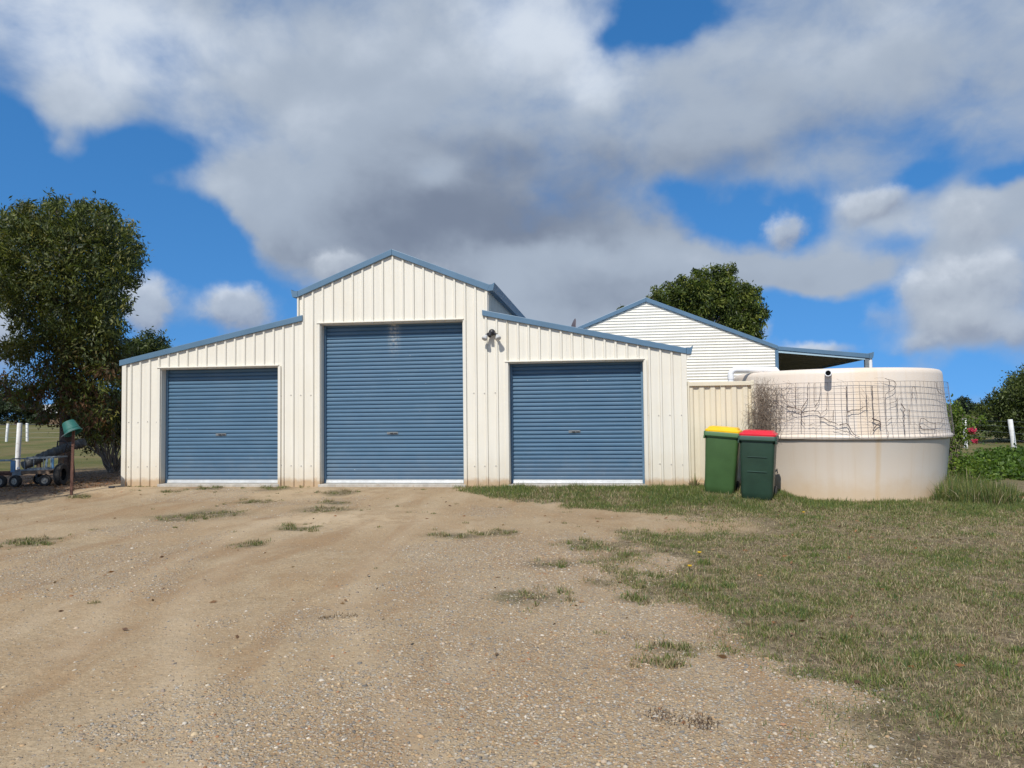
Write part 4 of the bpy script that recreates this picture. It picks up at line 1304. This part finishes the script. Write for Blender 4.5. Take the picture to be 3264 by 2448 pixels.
def tree(name, label, base, lobes, n, size, ratio, palette, weights, trunk, r0, droop=.5, cat='tree', group=None, limbs=10, clus=14, spread=.13, shell=.55, y_depth=None, zbrown=None, bark='bark', parent_loc=None):
    o = empty(name, base, label, cat, group)
    B = Vector(base)
    tp = [Vector(p) - B for p in trunk]
    MB().tube(tp, [r0 * (1 - .75 * i / (len(tp) - 1)) * (1.25 if i == 0 else 1) for i in range(len(tp))], 12).build('trunk', M[bark], o, True, False)
    m = MB()
    for l in lobes[:limbs]:
        c = Vector(l[:3]) - B
        k = min(range(1, len(tp)), key=lambda q: abs(tp[q].z - (c.z - l[3] * 1.0)))
        s = tp[k - 1].lerp(tp[k], .5)
        midp = s.lerp(c, .5) + Vector((random.uniform(-.1, .1), random.uniform(-.1, .1), -.08 * (c - s).length))
        m.tube([s, midp, c], [r0 * .30, r0 * .2, r0 * .06], 6)
        for q in range(3):
            e = c + Vector((random.uniform(-1, 1), random.uniform(-1, 1), random.uniform(-.3, 1))) * l[3] * .8
            m.tube([midp.lerp(c, .3 * q + .2), e], [r0 * .1, r0 * .03], 5)
    if limbs: m.build('branches', M[bark], o, True, False)
    pts, cid = crown_points(lobes, n, shell, clus, spread)
    t = tints_for(cid, palette, weights)
    if zbrown is not None:
        za, zb, bc, amt = zbrown
        f = ss(zb, za, pts[:, 2])[:, None] * (rng.uniform(0, 1, cid.max() + 1)[cid] < amt)[:, None]
        t = t * (1 - f) + np.array(bc) * f * (1 + rng.normal(size=(len(t), 1)) * .3).clip(.4, 1.8)
    leaves('crown', pts - np.array(base), size, ratio, t, droop, o, cid=cid)
    return o


def spread_y(lobes, amount):
    return [(x, y + random.uniform(-amount, amount), z, r) for x, y, z, r in lobes]


T1 = [(-11.69, 2.91, 6.31, 0.56), (-10.85, 3.03, 6.13, 0.59), (-12.42, 2.82, 6.2, 0.59), (-10.37, 3.12, 5.66, 0.63), (-11.58, 2.96, 5.70, 0.81), (-12.79, 2.79, 5.72, 0.61), (-10.31, 3.15, 5.15, 0.56),
      (-11.83, 2.95, 5.0, 0.85), (-12.93, 2.81, 4.9, 0.49), (-10.88, 3.11, 4.4, 0.73), (-12.33, 2.92, 4.3, 0.61), (-10.65, 3.17, 3.67, 0.44), (-11.61, 3.04, 3.68, 0.73), (-13.27, 2.71, 6.1, 0.49), (-13.35, 2.75, 5.3, .5), (-13.3, 2.75, 4.7, .5), (-13.0, 2.8, 4.2, .4)]
T1b = [(-12.87, 2.9, 3.06, 0.42), (-12.42, 2.94, 3.51, 0.55), (-11.23, 3.11, 3.19, 0.84), (-10.64, 3.2, 2.89, 0.6), (-11.84, 3.06, 2.45, 0.66), (-13.04, 2.91, 2.16, 0.40), (-12.59, 2.98, 1.95, 0.40),
       (-11.4, 3.14, 1.99, 0.60), (-10.8, 3.2, 2.44, 0.54), (-11.25, 3.2, 1.45, 0.55), (-12.05, 3.1, 1.4, .36), (-10.95, 3.35, 1.0, .42), (-10.7, 3.3, 1.6, .5)]
T1 += [(-12.75, 2.8, 6.6, .24), (-11.9, 2.9, 6.68, .24), (-11.3, 2.95, 6.6, .22), (-10.6, 3.05, 6.45, .24), (-10.15, 3.1, 6.0, .24), (-9.95, 3.2, 5.5, .22), (-10.05, 3.2, 4.85, .2), (-13.4, 2.7, 5.4, .3), (-10.25, 3.2, 4.2, .2)]
def along(l, dy, r_=.95):
    """the same lobe nearer or farther along the line of sight from the drive"""
    k = 1 + dy / 16.7
    return (1.7 + (l[0] - 1.7) * k + random.uniform(-.15, .15), -13.665 + (l[1] + 13.665) * k, 1.316 + (l[2] - 1.316) * k + random.uniform(-.15, .10), l[3] * r_ * k)
T1x = [along(l, s * random.uniform(.6, 1.25), .92) for l in T1 for s in (-1, 1)]
T1y = [along(l, s * random.uniform(.5, 1.1), .88) for l in T1b for s in (-1, 1)]
zb = hz1(-11.65, 3.07)
tree('gum_tree', 'tall dense gum tree with olive green crown left of the shed', (-11.65, 3.07, zb), T1 + T1b + T1x + T1y[:20], 80000, .115, .30,
     [(.13, .145, .026), (.095, .115, .026), (.062, .082, .024), (.040, .054, .020), (.17, .16, .035)], [3.5, 4, 4, 3, 1.5],
     [(-11.65, 3.07, zb - .1), (-11.68, 3.07, 1.0), (-11.72, 3.05, 2.2), (-11.70, 3.0, 3.4), (-11.62, 3.0, 4.6), (-11.6, 3.0, 5.8)], .16, .75, limbs=24, zbrown=(2.0, 3.6, (.13, .065, .030), .38))
SH = [(-12.08, 5.11, 1.26, 0.5), (-11.86, 5.15, 0.93, 0.45), (-12.35, 5.08, 1.1, 0.43), (-11.65, 5.13, 1.45, 0.45), (-12.49, 5.08, 0.7, 0.33), (-11.5, 5.2, .95, .4), (-11.3, 5.2, 1.5, .4)]
o = empty('bare_shrub', (-11.76, 4.95, hz1(-11.76, 4.95)), 'many-stemmed half bare shrub beside the left shed corner', 'shrub')
m = MB()
for k in range(26):
    a = random.uniform(0, 6.28); rr = random.uniform(.25, 1.0); hh = random.uniform(.7, 1.6)
    p = [Vector((random.gauss(0, .05), random.gauss(0, .05), -.05))]
    for q in range(1, 6):
        t = q / 5
        p.append(Vector((math.cos(a) * rr * t ** .8 + random.gauss(0, .03), math.sin(a) * rr * t ** .8 + random.gauss(0, .03), hh * t)))
    m.tube(p, [.032 * (1 - .8 * q / 5) for q in range(6)], 6)
m.build('stems', M['twig'], o, True, False)
pts, cid = crown_points(SH, 9000, .3, 8, .2)
leaves('foliage', pts - np.array(o.location), .085, .34, tints_for(cid, [(.07, .09, .03), (.12, .10, .04), (.14, .075, .035), (.05, .065, .025)], [3, 2, 2, 3]), .4, o, cid=cid)
tree('gum_tree', 'small round dark gum tree beyond the left low shed roof', (-16.9, 14.0, -.1), [(-16.71, 14.04, 4.3, 0.66), (-17.21, 13.99, 3.9, 0.62), (-16.2, 14.12, 3.85, 0.5), (-17.45, 13.95, 4.15, 0.44), (-16.9, 14.6, 3.6, .8), (-16.5, 13.5, 3.2, .7), (-17.3, 14, 2.7, .8), (-16.2, 14, 2.6, .7)],
     15000, .15, .36, [(.06, .085, .025), (.035, .055, .02), (.09, .11, .03)], [3, 3, 1.5], [(-16.9, 14, -.2), (-16.9, 14, 1.5), (-16.8, 14, 3.5)], .12, .5, limbs=6)
HT = [(6.18, 17.0, 6.66, 0.63), (5.33, 16.89, 6.5, 0.70), (4.64, 16.81, 6.3, 0.60), (6.63, 17.09, 5.95, 0.88), (7.40, 17.21, 5.78, 0.60), (7.62, 17.26, 5.2, 0.46), (7.42, 17.26, 4.6, 0.57), (5.6, 16.96, 5.85, 0.86),
      (3.89, 16.72, 5.9, 0.60), (3.32, 16.65, 5.9, 0.29), (6.73, 17.14, 5.09, 0.75), (6.71, 17.17, 4.4, 0.69), (2.25, 16.51, 5.55, 0.22), (4.6, 17.2, 5.3, .8), (5.5, 17.2, 4.6, .9), (3.2, 17, 5.0, .7)]
HT = [(x, y, z, r * .80) for x, y, z, r in HT]
HT += [(6.55, 17, 7.0, .28), (6.72, 17, 7.25, .17), (6.0, 17, 7.05, .30), (5.5, 17, 7.0, .26), (5.25, 17, 7.1, .15), (7.2, 17.2, 6.35, .3), (7.55, 17.2, 6.2, .25), (4.55, 16.8, 6.75, .22), (7.9, 17.2, 5.4, .25), (4.1, 16.8, 6.4, .25), (3.6, 16.8, 6.25, .2)]
HT += [(x, y + 1.0, z - .2, r) for x, y, z, r in HT[:11]]
HTN = len(HT)
tree('gum_tree', 'spreading green gum tree rising behind the cream house gable', (5.6, 17.2, -.17), HT, 46000, .15, .34,
     [(.12, .16, .028), (.075, .105, .025), (.18, .20, .034), (.05, .068, .024)], [4, 4, 2.5, 2], [(5.6, 17.2, -.3), (5.6, 17.2, 2), (5.7, 17.1, 4.0), (5.9, 17.1, 5.6)], .2, .6, limbs=16)
BU = [(19.94, 22.05, 2.15, 0.96), (19.4, 21.99, 1.89, 0.68), (18.72, 21.91, 1.72, 0.57), (18.22, 21.85, 1.38, 0.5), (17.76, 21.81, .95, 0.41), (18.93, 21.97, 0.95, 0.68), (19.83, 22.09, 0.9, 0.91), (19.64, 22.09, 0.3, 0.59),
      (18.47, 21.93, 0.54, 0.55), (20.53, 22.14, 2.05, 1.18), (21.2, 22.24, 2.4, 1.36), (21.0, 21.8, .7, 1.1), (17.9, 21.9, .3, .45), (22.6, 22.6, 2.6, 1.6), (22.4, 22, .8, 1.3)]
BU += [(x + .8, y + 1.3, z, r * 1.0) for x, y, z, r in BU[:12]] + [(x + 1.6, y + 2.6, z - .1, r * 1.0) for x, y, z, r in BU[:12]]
tree('large_bush', 'big rounded dark green bush behind the fence at the right edge', (20.3, 23, -.17), BU, 52000, .14, .42,
     [(.085, .115, .028), (.06, .082, .024), (.115, .14, .034), (.04, .055, .018)], [4, 4, 1.5, 2], [(20.3, 23, -.3), (20.3, 23, 1), (20.3, 23, 2)], .18, .3, 'bush', limbs=8)
FT = [(44.04, 82.85, 2.1, 0.8), (43.3, 82.8, 1.5, 0.7), (44.9, 82.93, 1.4, 0.8), (46, 83, 1.3, .8), (42.3, 83, 1.1, .6)]
tree('distant_tree', 'hazy distant tree between the tank and the big bush', (44.0, 82.9, -.3), FT, 5000, .32, .4, [(.05, .07, .04), (.035, .055, .035)], [1, 1], [(44, 82.9, -.4), (44, 82.9, .8), (44, 82.9, 1.6)], .2, .3, limbs=0)
# trees across the far left paddock
for i, (x, y, s, lb) in enumerate(((-85.2, 80.6, 1.15, 'dark round far tree at the left edge of the paddock'), (-82.2, 81.5, 1.1, 'far paddock tree just left of the distant shed'),
                                   (-78.0, 80.5, .75, 'low far tree in front of the distant shed'), (-75.5, 84, 1.2, 'far paddock tree just right of the distant shed'), (-72.0, 84, 1.3, 'tall far tree seen through the gaps of the left gum tree'),
                                   (-69.0, 85, 1.1, 'far tree behind the bare shrub'), (-66.5, 85, 1.2, 'far tree behind the left shed corner'))):
    z = hz1(x, y)
    lob = [(x + random.uniform(-1.8, 1.8) * s, y + random.uniform(-1, 1), z + random.uniform(.7, 3.6) * s, random.uniform(.8, 1.3) * s) for _ in range(12)]
    tree('paddock_tree', lb, (x, y, z), lob, 6000, .36, .42, [(.045, .065, .028), (.03, .045, .022), (.07, .085, .035)], [3, 3, 1], [(x, y, z - .1), (x, y, z + 1.2), (x, y, z + 2.6 * s)], .2, .3, 'tree', 'trees across the far paddock', 5)
x, y = -40.2, 40.5
z = hz1(x, y)
lob = [(x + dx, y + random.uniform(-.4, .4), z + h, r) for dx, h, r in ((0, .5, .55), (.9, .45, .5), (-.8, .3, .4), (1.7, .35, .45), (.4, .9, .4))]
tree('green_bush', 'low bright green bush right of the far paddock posts', (x, y, z), lob, 4200, .16, .45, [(.085, .115, .025), (.06, .085, .02)], [1, 1], [(x, y, z - .1), (x, y, z + .3), (x, y, z + .6)], .06, .2, 'bush', None, 3)
# the tree out of frame on the left whose shade lies across the yard
random.seed(5)
lob = [(-11.9 + random.gauss(0, 1.05), -3.9 + random.gauss(0, .85), 3.9 + random.gauss(0, .75), random.uniform(.5, .85)) for _ in range(26)]
lob += [(-12.9 + random.gauss(0, .75), -2.0 + random.gauss(0, .75), 6.1 + random.gauss(0, .8), random.uniform(.5, .8)) for _ in range(22)]
z = hz1(-12.2, -4.0)
tree('gum_tree', 'gum tree standing just outside the left edge of the view', (-12.2, -4.0, z), lob, 44000, .13, .36, [(.07, .092, .022), (.045, .062, .02)], [1, 1], [(-12.2, -4, z - .1), (-12.1, -4, 1.5), (-12.2, -3.6, 3.2), (-12.6, -2.9, 4.8), (-12.8, -2.3, 6.0)], .15, .6, limbs=12)

# bougainvillea beside the tank
PK = [(8.43, 1.98, 1.22, 0.15), (8.56, 2.01, 0.98, 0.17), (8.48, 2.0, 0.80, 0.15), (8.38, 1.97, 1.38, 0.11), (8.74, 2.03, 1.05, 0.10), (8.62, 2.03, 0.72, 0.09), (8.3, 2.1, 1.1, .2), (8.3, 2.1, .7, .2), (8.92, 2.0, 1.14, .06), (8.15, 1.3, .25, .25), (8.3, .9, .15, .22), (8.05, .5, .1, .2), (8.5, 1.5, .1, .2)]
o = empty('flowering_bush', (8.35, 2.1, -.16), 'green climbing bush with pink flowers at the right side of the tank', 'bush')
m = MB()
for l in PK: m.tube([(0, 0, -.05), ((l[0] - 8.35) * .3, (l[1] - 2.1) * .3, (l[2] + .16) * .6), (l[0] - 8.35, l[1] - 2.1, l[2] + .16)], [.012, .009, .003], 5)
m.build('stems', M['vine'], o, True, False)
pts, cid = crown_points(PK, 3600, .4, 6, .3)
leaves('foliage', pts - np.array(o.location), .058, .6, tints_for(cid, [(.10, .17, .02), (.16, .22, .03), (.06, .10, .015)], [3, 2, 2]), .2, o)
for cx, cy, cz, r_, nn in ((8.654, 1.85, .905, .055, 90), (8.71, 1.86, .70, .036, 45)):
    p = np.array([cx, cy, cz]) + rng.normal(size=(nn, 3)) * r_ * .5
    leaves('blossom', p - np.array(o.location), .038, .8, np.tile([[.62, .05, .12]], (nn, 1)) * rng.uniform(.7, 1.15, (nn, 1)), .0, o)


# ------------------------------------------------------------------ grass
def blades(name, P, h, w, lean, tint, parent=None, kind='stuff'):
    n = len(P)
    a = rng.uniform(0, 2 * np.pi, n)
    s = np.stack([np.cos(a), np.sin(a), np.zeros(n)], 1) * (w / 2)[:, None]
    b = rng.uniform(0, 2 * np.pi, n)
    ln = np.abs(rng.normal(size=n)) * lean
    d = np.stack([np.cos(b) * ln, np.sin(b) * ln, np.ones(n)], 1)
    d /= np.linalg.norm(d, axis=1)[:, None]
    tip = P + d * h[:, None]
    mid = P + d * (h * .5)[:, None] + np.array([0, 0, 1]) * (h * .08)[:, None]
    tip[:, 2] -= h * ln * .12
    V = np.stack([P - s, P + s, mid + s * .7, tip, mid - s * .7], 1).reshape(-1, 3)
    k = np.arange(n)[:, None] * 5
    F = np.concatenate([k + [[0, 1, 2, 4]], k + [[4, 2, 3, 3]]], 1).reshape(-1, 4)
    # second face is a triangle: built as separate arrays
    F4 = (k + np.array([[0, 1, 2, 4]])); F3 = (k + np.array([[4, 2, 3]]))
    Ft = np.concatenate([np.stack([F4[:, 0], F4[:, 1], F4[:, 2]], 1), np.stack([F4[:, 0], F4[:, 2], F4[:, 3]], 1), F3], 0)
    return mesh_np(name, V, Ft, M['blade'], parent, np.concatenate([tint, tint, tint], 0), kind)


GREEN = np.array([(.165, .195, .048), (.125, .165, .040), (.21, .22, .062), (.095, .13, .035), (.085, .15, .052)])
STRAW = np.array([(.38, .30, .175), (.30, .225, .13), (.47, .39, .25), (.22, .155, .09)])
def grass_tints(n, green_frac):
    g = GREEN[rng.integers(0, len(GREEN), n)]; s = STRAW[rng.integers(0, len(STRAW), n)]
    m = (rng.uniform(0, 1, n) < green_frac)[:, None]
    return np.where(m, g, s) * rng.uniform(.7, 1.3, (n, 1))

# lawn: denser close to the camera
N0 = 4100000
px = rng.uniform(-1.2, 13.5, N0); py = -11.2 + 11.4 * rng.uniform(0, 1, N0) ** 1.25
lm = lawn_mask(px, py)
patch = fbm(px * 1.6, py * 1.6, 51, 4)
patch2 = fbm(px * 5.5, py * 5.5, 57, 3)
dist = np.hypot(px - 1.7, py + 13.665)
ang = np.degrees(np.arctan2(px - 1.7, py + 13.665))
strip = ss(-2.6, -1.0, py)                            # greener strip along the shed and round the bins
dens = lm * (.42 + .75 * ss(.36, .68, patch2) + .5 * strip) * np.where(dist < 8, 1, .75) * .52 * (.45 + .70 * ss(.36, .56, patch))
inside = (py > -.02) & (px < 3.1)
tankin = np.hypot(px - TX, py - TY) < 1.80
keep = (rng.uniform(0, 1, N0) < dens) & ((ang < 31) | ((ang < 52) & (rng.uniform(0, 1, N0) < .35))) & ~inside & ~tankin & (dist > 3.0) & (py > -11.2)
px, py, patch, patch2, strip, dist = px[keep], py[keep], patch[keep], patch2[keep], strip[keep], dist[keep]
n = len(px)
P = np.stack([px, py, hz(px, py) - .003], 1)
gf = np.clip(.42 + 1.3 * (patch - .5) + .45 * (patch2 - .5) + .40 * strip, .05, .92)
hgt = (.014 + .034 * rng.uniform(0, 1, n) ** 1.6) * (1 + 1.1 * strip + .9 * ss(.58, .72, patch2) * (rng.uniform(0, 1, n) < .4))
tag(blades('lawn_grass', P, hgt, np.full(n, .0030) + .00030 * dist, 1.35, grass_tints(n, gf)), 'short half dry mown grass of the lawn', None)
print('lawn blades', n)

# weeds and small tufts on the gravel and along the walls
W, H_, T_ = [], [], []
def clump(x, y, r, n, h, gfrac, flat=.8):
    a = rng.uniform(0, 2 * np.pi, n); q = r * np.sqrt(rng.uniform(0, 1, n)) * (.4 + .9 * fbm(np.cos(a) * 1.2 + x * 3, np.sin(a) * 1.2 + y * 3, 61, 2))
    xx, yy = x + np.cos(a) * q, y + np.sin(a) * q * flat
    ok = vnoise(xx * 7, yy * 7, 71) > .32
    xx, yy, q = xx[ok], yy[ok], q[ok]
    W.append(np.stack([xx, yy, hz(xx, yy) - .003], 1)); H_.append(h * rng.uniform(.35, 1.1, len(xx)) * (1.1 - .5 * q / r)); T_.append(grass_tints(len(xx), gfrac))
for wx_, wy_, wr in WEEDS:
    gfr = random.uniform(.25, .8)
    clump(wx_, wy_, wr * 2.1, int(420 * (wr / .3) ** 1.7), .020, .10, .7)
    for q in range(int(9 + 26 * wr)):
        d_ = random.gauss(0, .62), random.gauss(0, .5)
        clump(wx_ + d_[0] * wr, wy_ + d_[1] * wr, random.uniform(.04, .13), random.randint(25, 85), random.uniform(.025, .085), min(.95, max(.1, gfr + random.uniform(-.3, .3))), .9)
for q in range(90):                                   # tiny scattered tufts
    x, y = random.uniform(-7.5, 2.2), random.uniform(-8.5, -.25)
    if y > -3 or random.random() < .35: clump(x, y, random.uniform(.03, .10), random.randint(15, 70), .04, .5)
for q in range(46):                                   # along the foot of the walls
    x = random.choice([random.uniform(-7.9, -7.2), random.uniform(-4.7, -3.9), random.uniform(-1.0, -.2), random.uniform(-.2, 2.3), random.uniform(2.3, 3.05), random.uniform(3.05, 3.4)])
    clump(x, -.10, .07, 28, .07 if x > -1 else .045, .6, .4)
for q in range(26):
    x = random.uniform(2.9, 3.2); clump(x, -.12, .04, 8, .30, .45, .5)
for q in range(10): clump(2.36 + random.gauss(0, .04), -.10, .05, 14, .16, .75, .5)
for q in range(70):                                   # round the foot of the tank
    dg = random.uniform(-42, 66); p = cylp(dg, 0, 1.83 + random.uniform(0, .1))
    clump(p.x, p.y, random.uniform(.04, .10), random.randint(14, 40), random.uniform(.06, .16), random.choice([.2, .6, .7]))
for bx_, by_ in ((3.6, -.5), (4.1, -.93)):
    for q in range(16): clump(bx_ + random.uniform(-.4, .4), by_ - random.uniform(.2, .5), .10, 50, .06, .65)
for q in range(190):                                  # coarser tufts standing in the lawn
    x, y = random.uniform(1.2, 7.5), random.uniform(-10.5, -1.2)
    if lawn_mask(np.array([x]), np.array([y]))[0] > .4:
        clump(x, y, random.uniform(.04, .13), random.randint(40, 130), random.uniform(.045, .085), random.choice([.95, .9, .85, .5, .15]), .9)
for x, y in ((2.3, -6.9), (2.5, -6.95), (2.7, -6.8), (2.62, -5.9)):
    clump(x, y, .12, 170, .075, 1.0, .8)
P = np.concatenate(W); h = np.concatenate(H_); t = np.concatenate(T_)
tag(blades('weeds', P, h, .004 + .05 * h, .75, t), 'small weed and grass tufts dotted over the gravel and wall foot', None)
print('weed blades', len(P))


def tuft(name, label, cat, spots, h, gf, lean=.5, n=160, group=None, pal=None):
    P, H2 = [], []
    for x, y, r in spots:
        a = rng.uniform(0, 2 * np.pi, n); q = r * np.sqrt(rng.uniform(0, 1, n))
        xx, yy = x + np.cos(a) * q, y + np.sin(a) * q
        P.append(np.stack([xx, yy, hz(xx, yy) - .004], 1)); H2.append(h * rng.uniform(.35, 1.1, n) * (1.15 - .5 * (q / r)))
    P, H2 = np.concatenate(P), np.concatenate(H2)
    t = grass_tints(len(P), gf) if pal is None else np.array(pal)[rng.integers(0, len(pal), len(P))] * rng.uniform(.7, 1.3, (len(P), 1))
    o = blades(name, P, H2, .004 + .014 * H2, lean, t, None, None)
    return tag(o, label, cat, group)
tuft('grass_tussock', 'tall unmown grass clump growing at the right foot of the tank', 'grass', [(7.25, -.40, .22), (7.45, -.30, .3), (7.65, -.25, .30), (7.85, -.42, .25), (7.38, -.72, .2), (7.75, -.75, .22), (8.0, -.72, .2), (7.55, .1, .3), (7.9, .3, .3), (7.6, .6, .3), (8.1, -.3, .25)], .44, .85, .55, 700)
tuft('dry_twig_heap', 'dark heap of dead twigs low on the gravel near the bottom edge', 'twigs', [(2.04, -9.78, .14), (1.93, -9.72, .08), (2.14, -9.80, .08)], .045, 0, 2.6, 150, None, [(.10, .065, .045), (.16, .11, .08), (.07, .05, .04)])
tuft('dry_twig_heap', 'thin dead grass tuft alone in the middle of the gravel', 'twigs', [(-.35, -8.33, .08), (-.25, -8.31, .06), (-.43, -8.35, .05)], .05, 0, 2.4, 60, None, [(.15, .10, .06), (.24, .17, .10), (.11, .08, .05)])
tuft('dry_twig_heap', 'dead grass patch beside the lawn edge, upper of the two dark ones', 'twigs', [(1.70, -8.41, .16), (1.80, -8.38, .12)], .03, .1, 2.2, 90, None, [(.13, .085, .06), (.20, .14, .09)])

# green creeping plants beyond the tank on the right
pp = []
for k in range(150):
    t = random.random(); x = 10.9 + 3.6 * t + random.gauss(0, .45); y = 5.6 + 4.9 * t + random.gauss(0, .9)
    pp.append((x, y, hz1(x, y) + .10, random.uniform(.10, .24)))
for k in range(60):
    x, y = random.uniform(8.3, 10.6), random.uniform(2.6, 5.5)
    pp.append((x, y, hz1(x, y) + .04, random.uniform(.08, .16)))
pts, cid = crown_points(pp, 15000, .3, 8, .25)
pts[:, 2] = np.maximum(pts[:, 2], -.15)
o = leaves('ground_cover', pts, .085, .75, tints_for(cid, [(.075, .135, .015), (.05, .095, .012), (.10, .16, .02)], [3, 2, 1]), -.1, None)
tag(o, 'bright green creeping plants beyond the tank', None, None, 'stuff')

# three yellow flowers in the lawn
for i, (x, y, lb) in enumerate(((2.59, -5.61, 'yellow flower in the lawn, upper of the near pair'), (2.43, -6.19, 'yellow flower in the lawn, lower of the near pair'), (4.46, -2.29, 'lone yellow flower in the lawn near the bins'))):
    z = hz1(x, y)
    o = empty('flower', (x, y, z), lb, 'flower', 'yellow flowers in the lawn')
    MB().tube([(x, y, z - .01), (x + .005, y, z + .045)], .002, 5).build('stem', M['blade'], o)
    m = MB()
    for k in range(14):
        a = 2 * math.pi * k / 14
        c, s = math.cos(a), math.sin(a)
        b = Vector((x + .005, y, z + .045)); tz = .012 if k % 2 else .004
        m.add([b, b + Vector((c * .016 - s * .005, s * .016 + c * .005, tz)), b + Vector((c * .026, s * .026, tz)), b + Vector((c * .016 + s * .005, s * .016 - c * .005, tz))], [(0, 1, 2, 3)])
    m.build('petals', M['petal'], o)

# ------------------------------------------------------------------ loose stones
OCT = np.array([(1, 0, 0), (0, 1, 0), (-1, 0, 0), (0, -1, 0), (.62, .62, .62), (-.62, .62, .62), (-.62, -.62, .62), (.62, -.62, .62), (0, 0, .95)], float)
OF = np.array([(0, 4, 7), (0, 1, 4), (1, 5, 4), (1, 2, 5), (2, 6, 5), (2, 3, 6), (3, 7, 6), (3, 0, 7), (8, 4, 5), (8, 5, 6), (8, 6, 7), (8, 7, 4)])
N1 = 620000
px = rng.uniform(-9.5, 3.6, N1); py = -11.0 + 10.9 * rng.uniform(0, 1, N1) ** 1.7
lm = lawn_mask(px, py)
dist = np.hypot(px - 1.7, py + 13.665); ang = np.degrees(np.arctan2(px - 1.7, py + 13.665))
gv = ss(-1.5, 1.6, px) * ss(-3.6, -5.6, py) + .55 * ss(.55, .66, fbm(px * .7, py * .7, 41, 3)) + .04
gv *= .35 + 1.0 * fbm(px * 2.5, py * 2.5, 83, 3)
keep = (rng.uniform(0, 1, N1) < gv * (1 - lm) * .34) & (ang > -43) & (ang < 31) & (dist > 3.0)
px, py, dist = px[keep], py[keep], dist[keep]
n = len(px)
sz = np.clip(np.exp(rng.normal(math.log(.0050), .42, n)), .0024, .016)
a = rng.uniform(0, 2 * np.pi, n)
V = OCT[None] * np.stack([sz * rng.uniform(.8, 1.5, n), sz * rng.uniform(.7, 1.1, n), sz * rng.uniform(.5, .9, n)], 1)[:, None, :] * (1 + rng.normal(size=(n, 9, 1)) * .12)
ca, sa = np.cos(a)[:, None], np.sin(a)[:, None]
V = np.stack([V[..., 0] * ca - V[..., 1] * sa, V[..., 0] * sa + V[..., 1] * ca, V[..., 2]], -1)
V += np.stack([px, py, hz(px, py) - sz * .15], 1)[:, None, :]
F = (OF[None] + (np.arange(n) * 9)[:, None, None]).reshape(-1, 3)
PAL = np.array([(.26, .24, .21), (.39, .36, .31), (.52, .40, .25), (.44, .30, .17), (.50, .43, .33), (.30, .24, .19), (.60, .54, .45), (.36, .19, .10), (.19, .175, .155), (.48, .38, .28)])
t = PAL[rng.choice(len(PAL), n, p=np.array([3, 3, 3, 3, 3, 2.5, 1.2, 1, 1.2, 3]) / 23.9)] * rng.uniform(.65, 1.05, (n, 1))
tag(mesh_np('loose_gravel', V.reshape(-1, 3), F, M['pebble'], None, np.repeat(t, 12, 0).clip(0, 1), 'stuff'), 'small mixed grey and tan stones loose on the driveway', None)
print('stones', n)

# fallen leaves under the left trees and odd brown ones on the lawn
n = 2600
px = np.concatenate([rng.normal(-11.0, 1.4, n), rng.uniform(2.2, 8, 260), rng.uniform(-7, 2, 120)])
py = np.concatenate([rng.normal(1.6, 1.6, n), rng.uniform(-10.5, -2, 260), rng.uniform(-9, -1, 120)])
ok = ~((px > -8.1) & (py > -.1))
px, py = px[ok], py[ok]
P = np.stack([px, py, hz(px, py) + .012], 1)
tt = np.array([(.22, .12, .06), (.32, .20, .11), (.14, .08, .05), (.36, .17, .08)])[rng.integers(0, 4, len(px))] * rng.uniform(.7, 1.3, (len(px), 1))
tag(leaves('fallen_leaves', P, .055, .4, tt, 0.0, None, 'leaf', .85), 'dry brown fallen leaves scattered under the left trees', None, None, 'stuff')
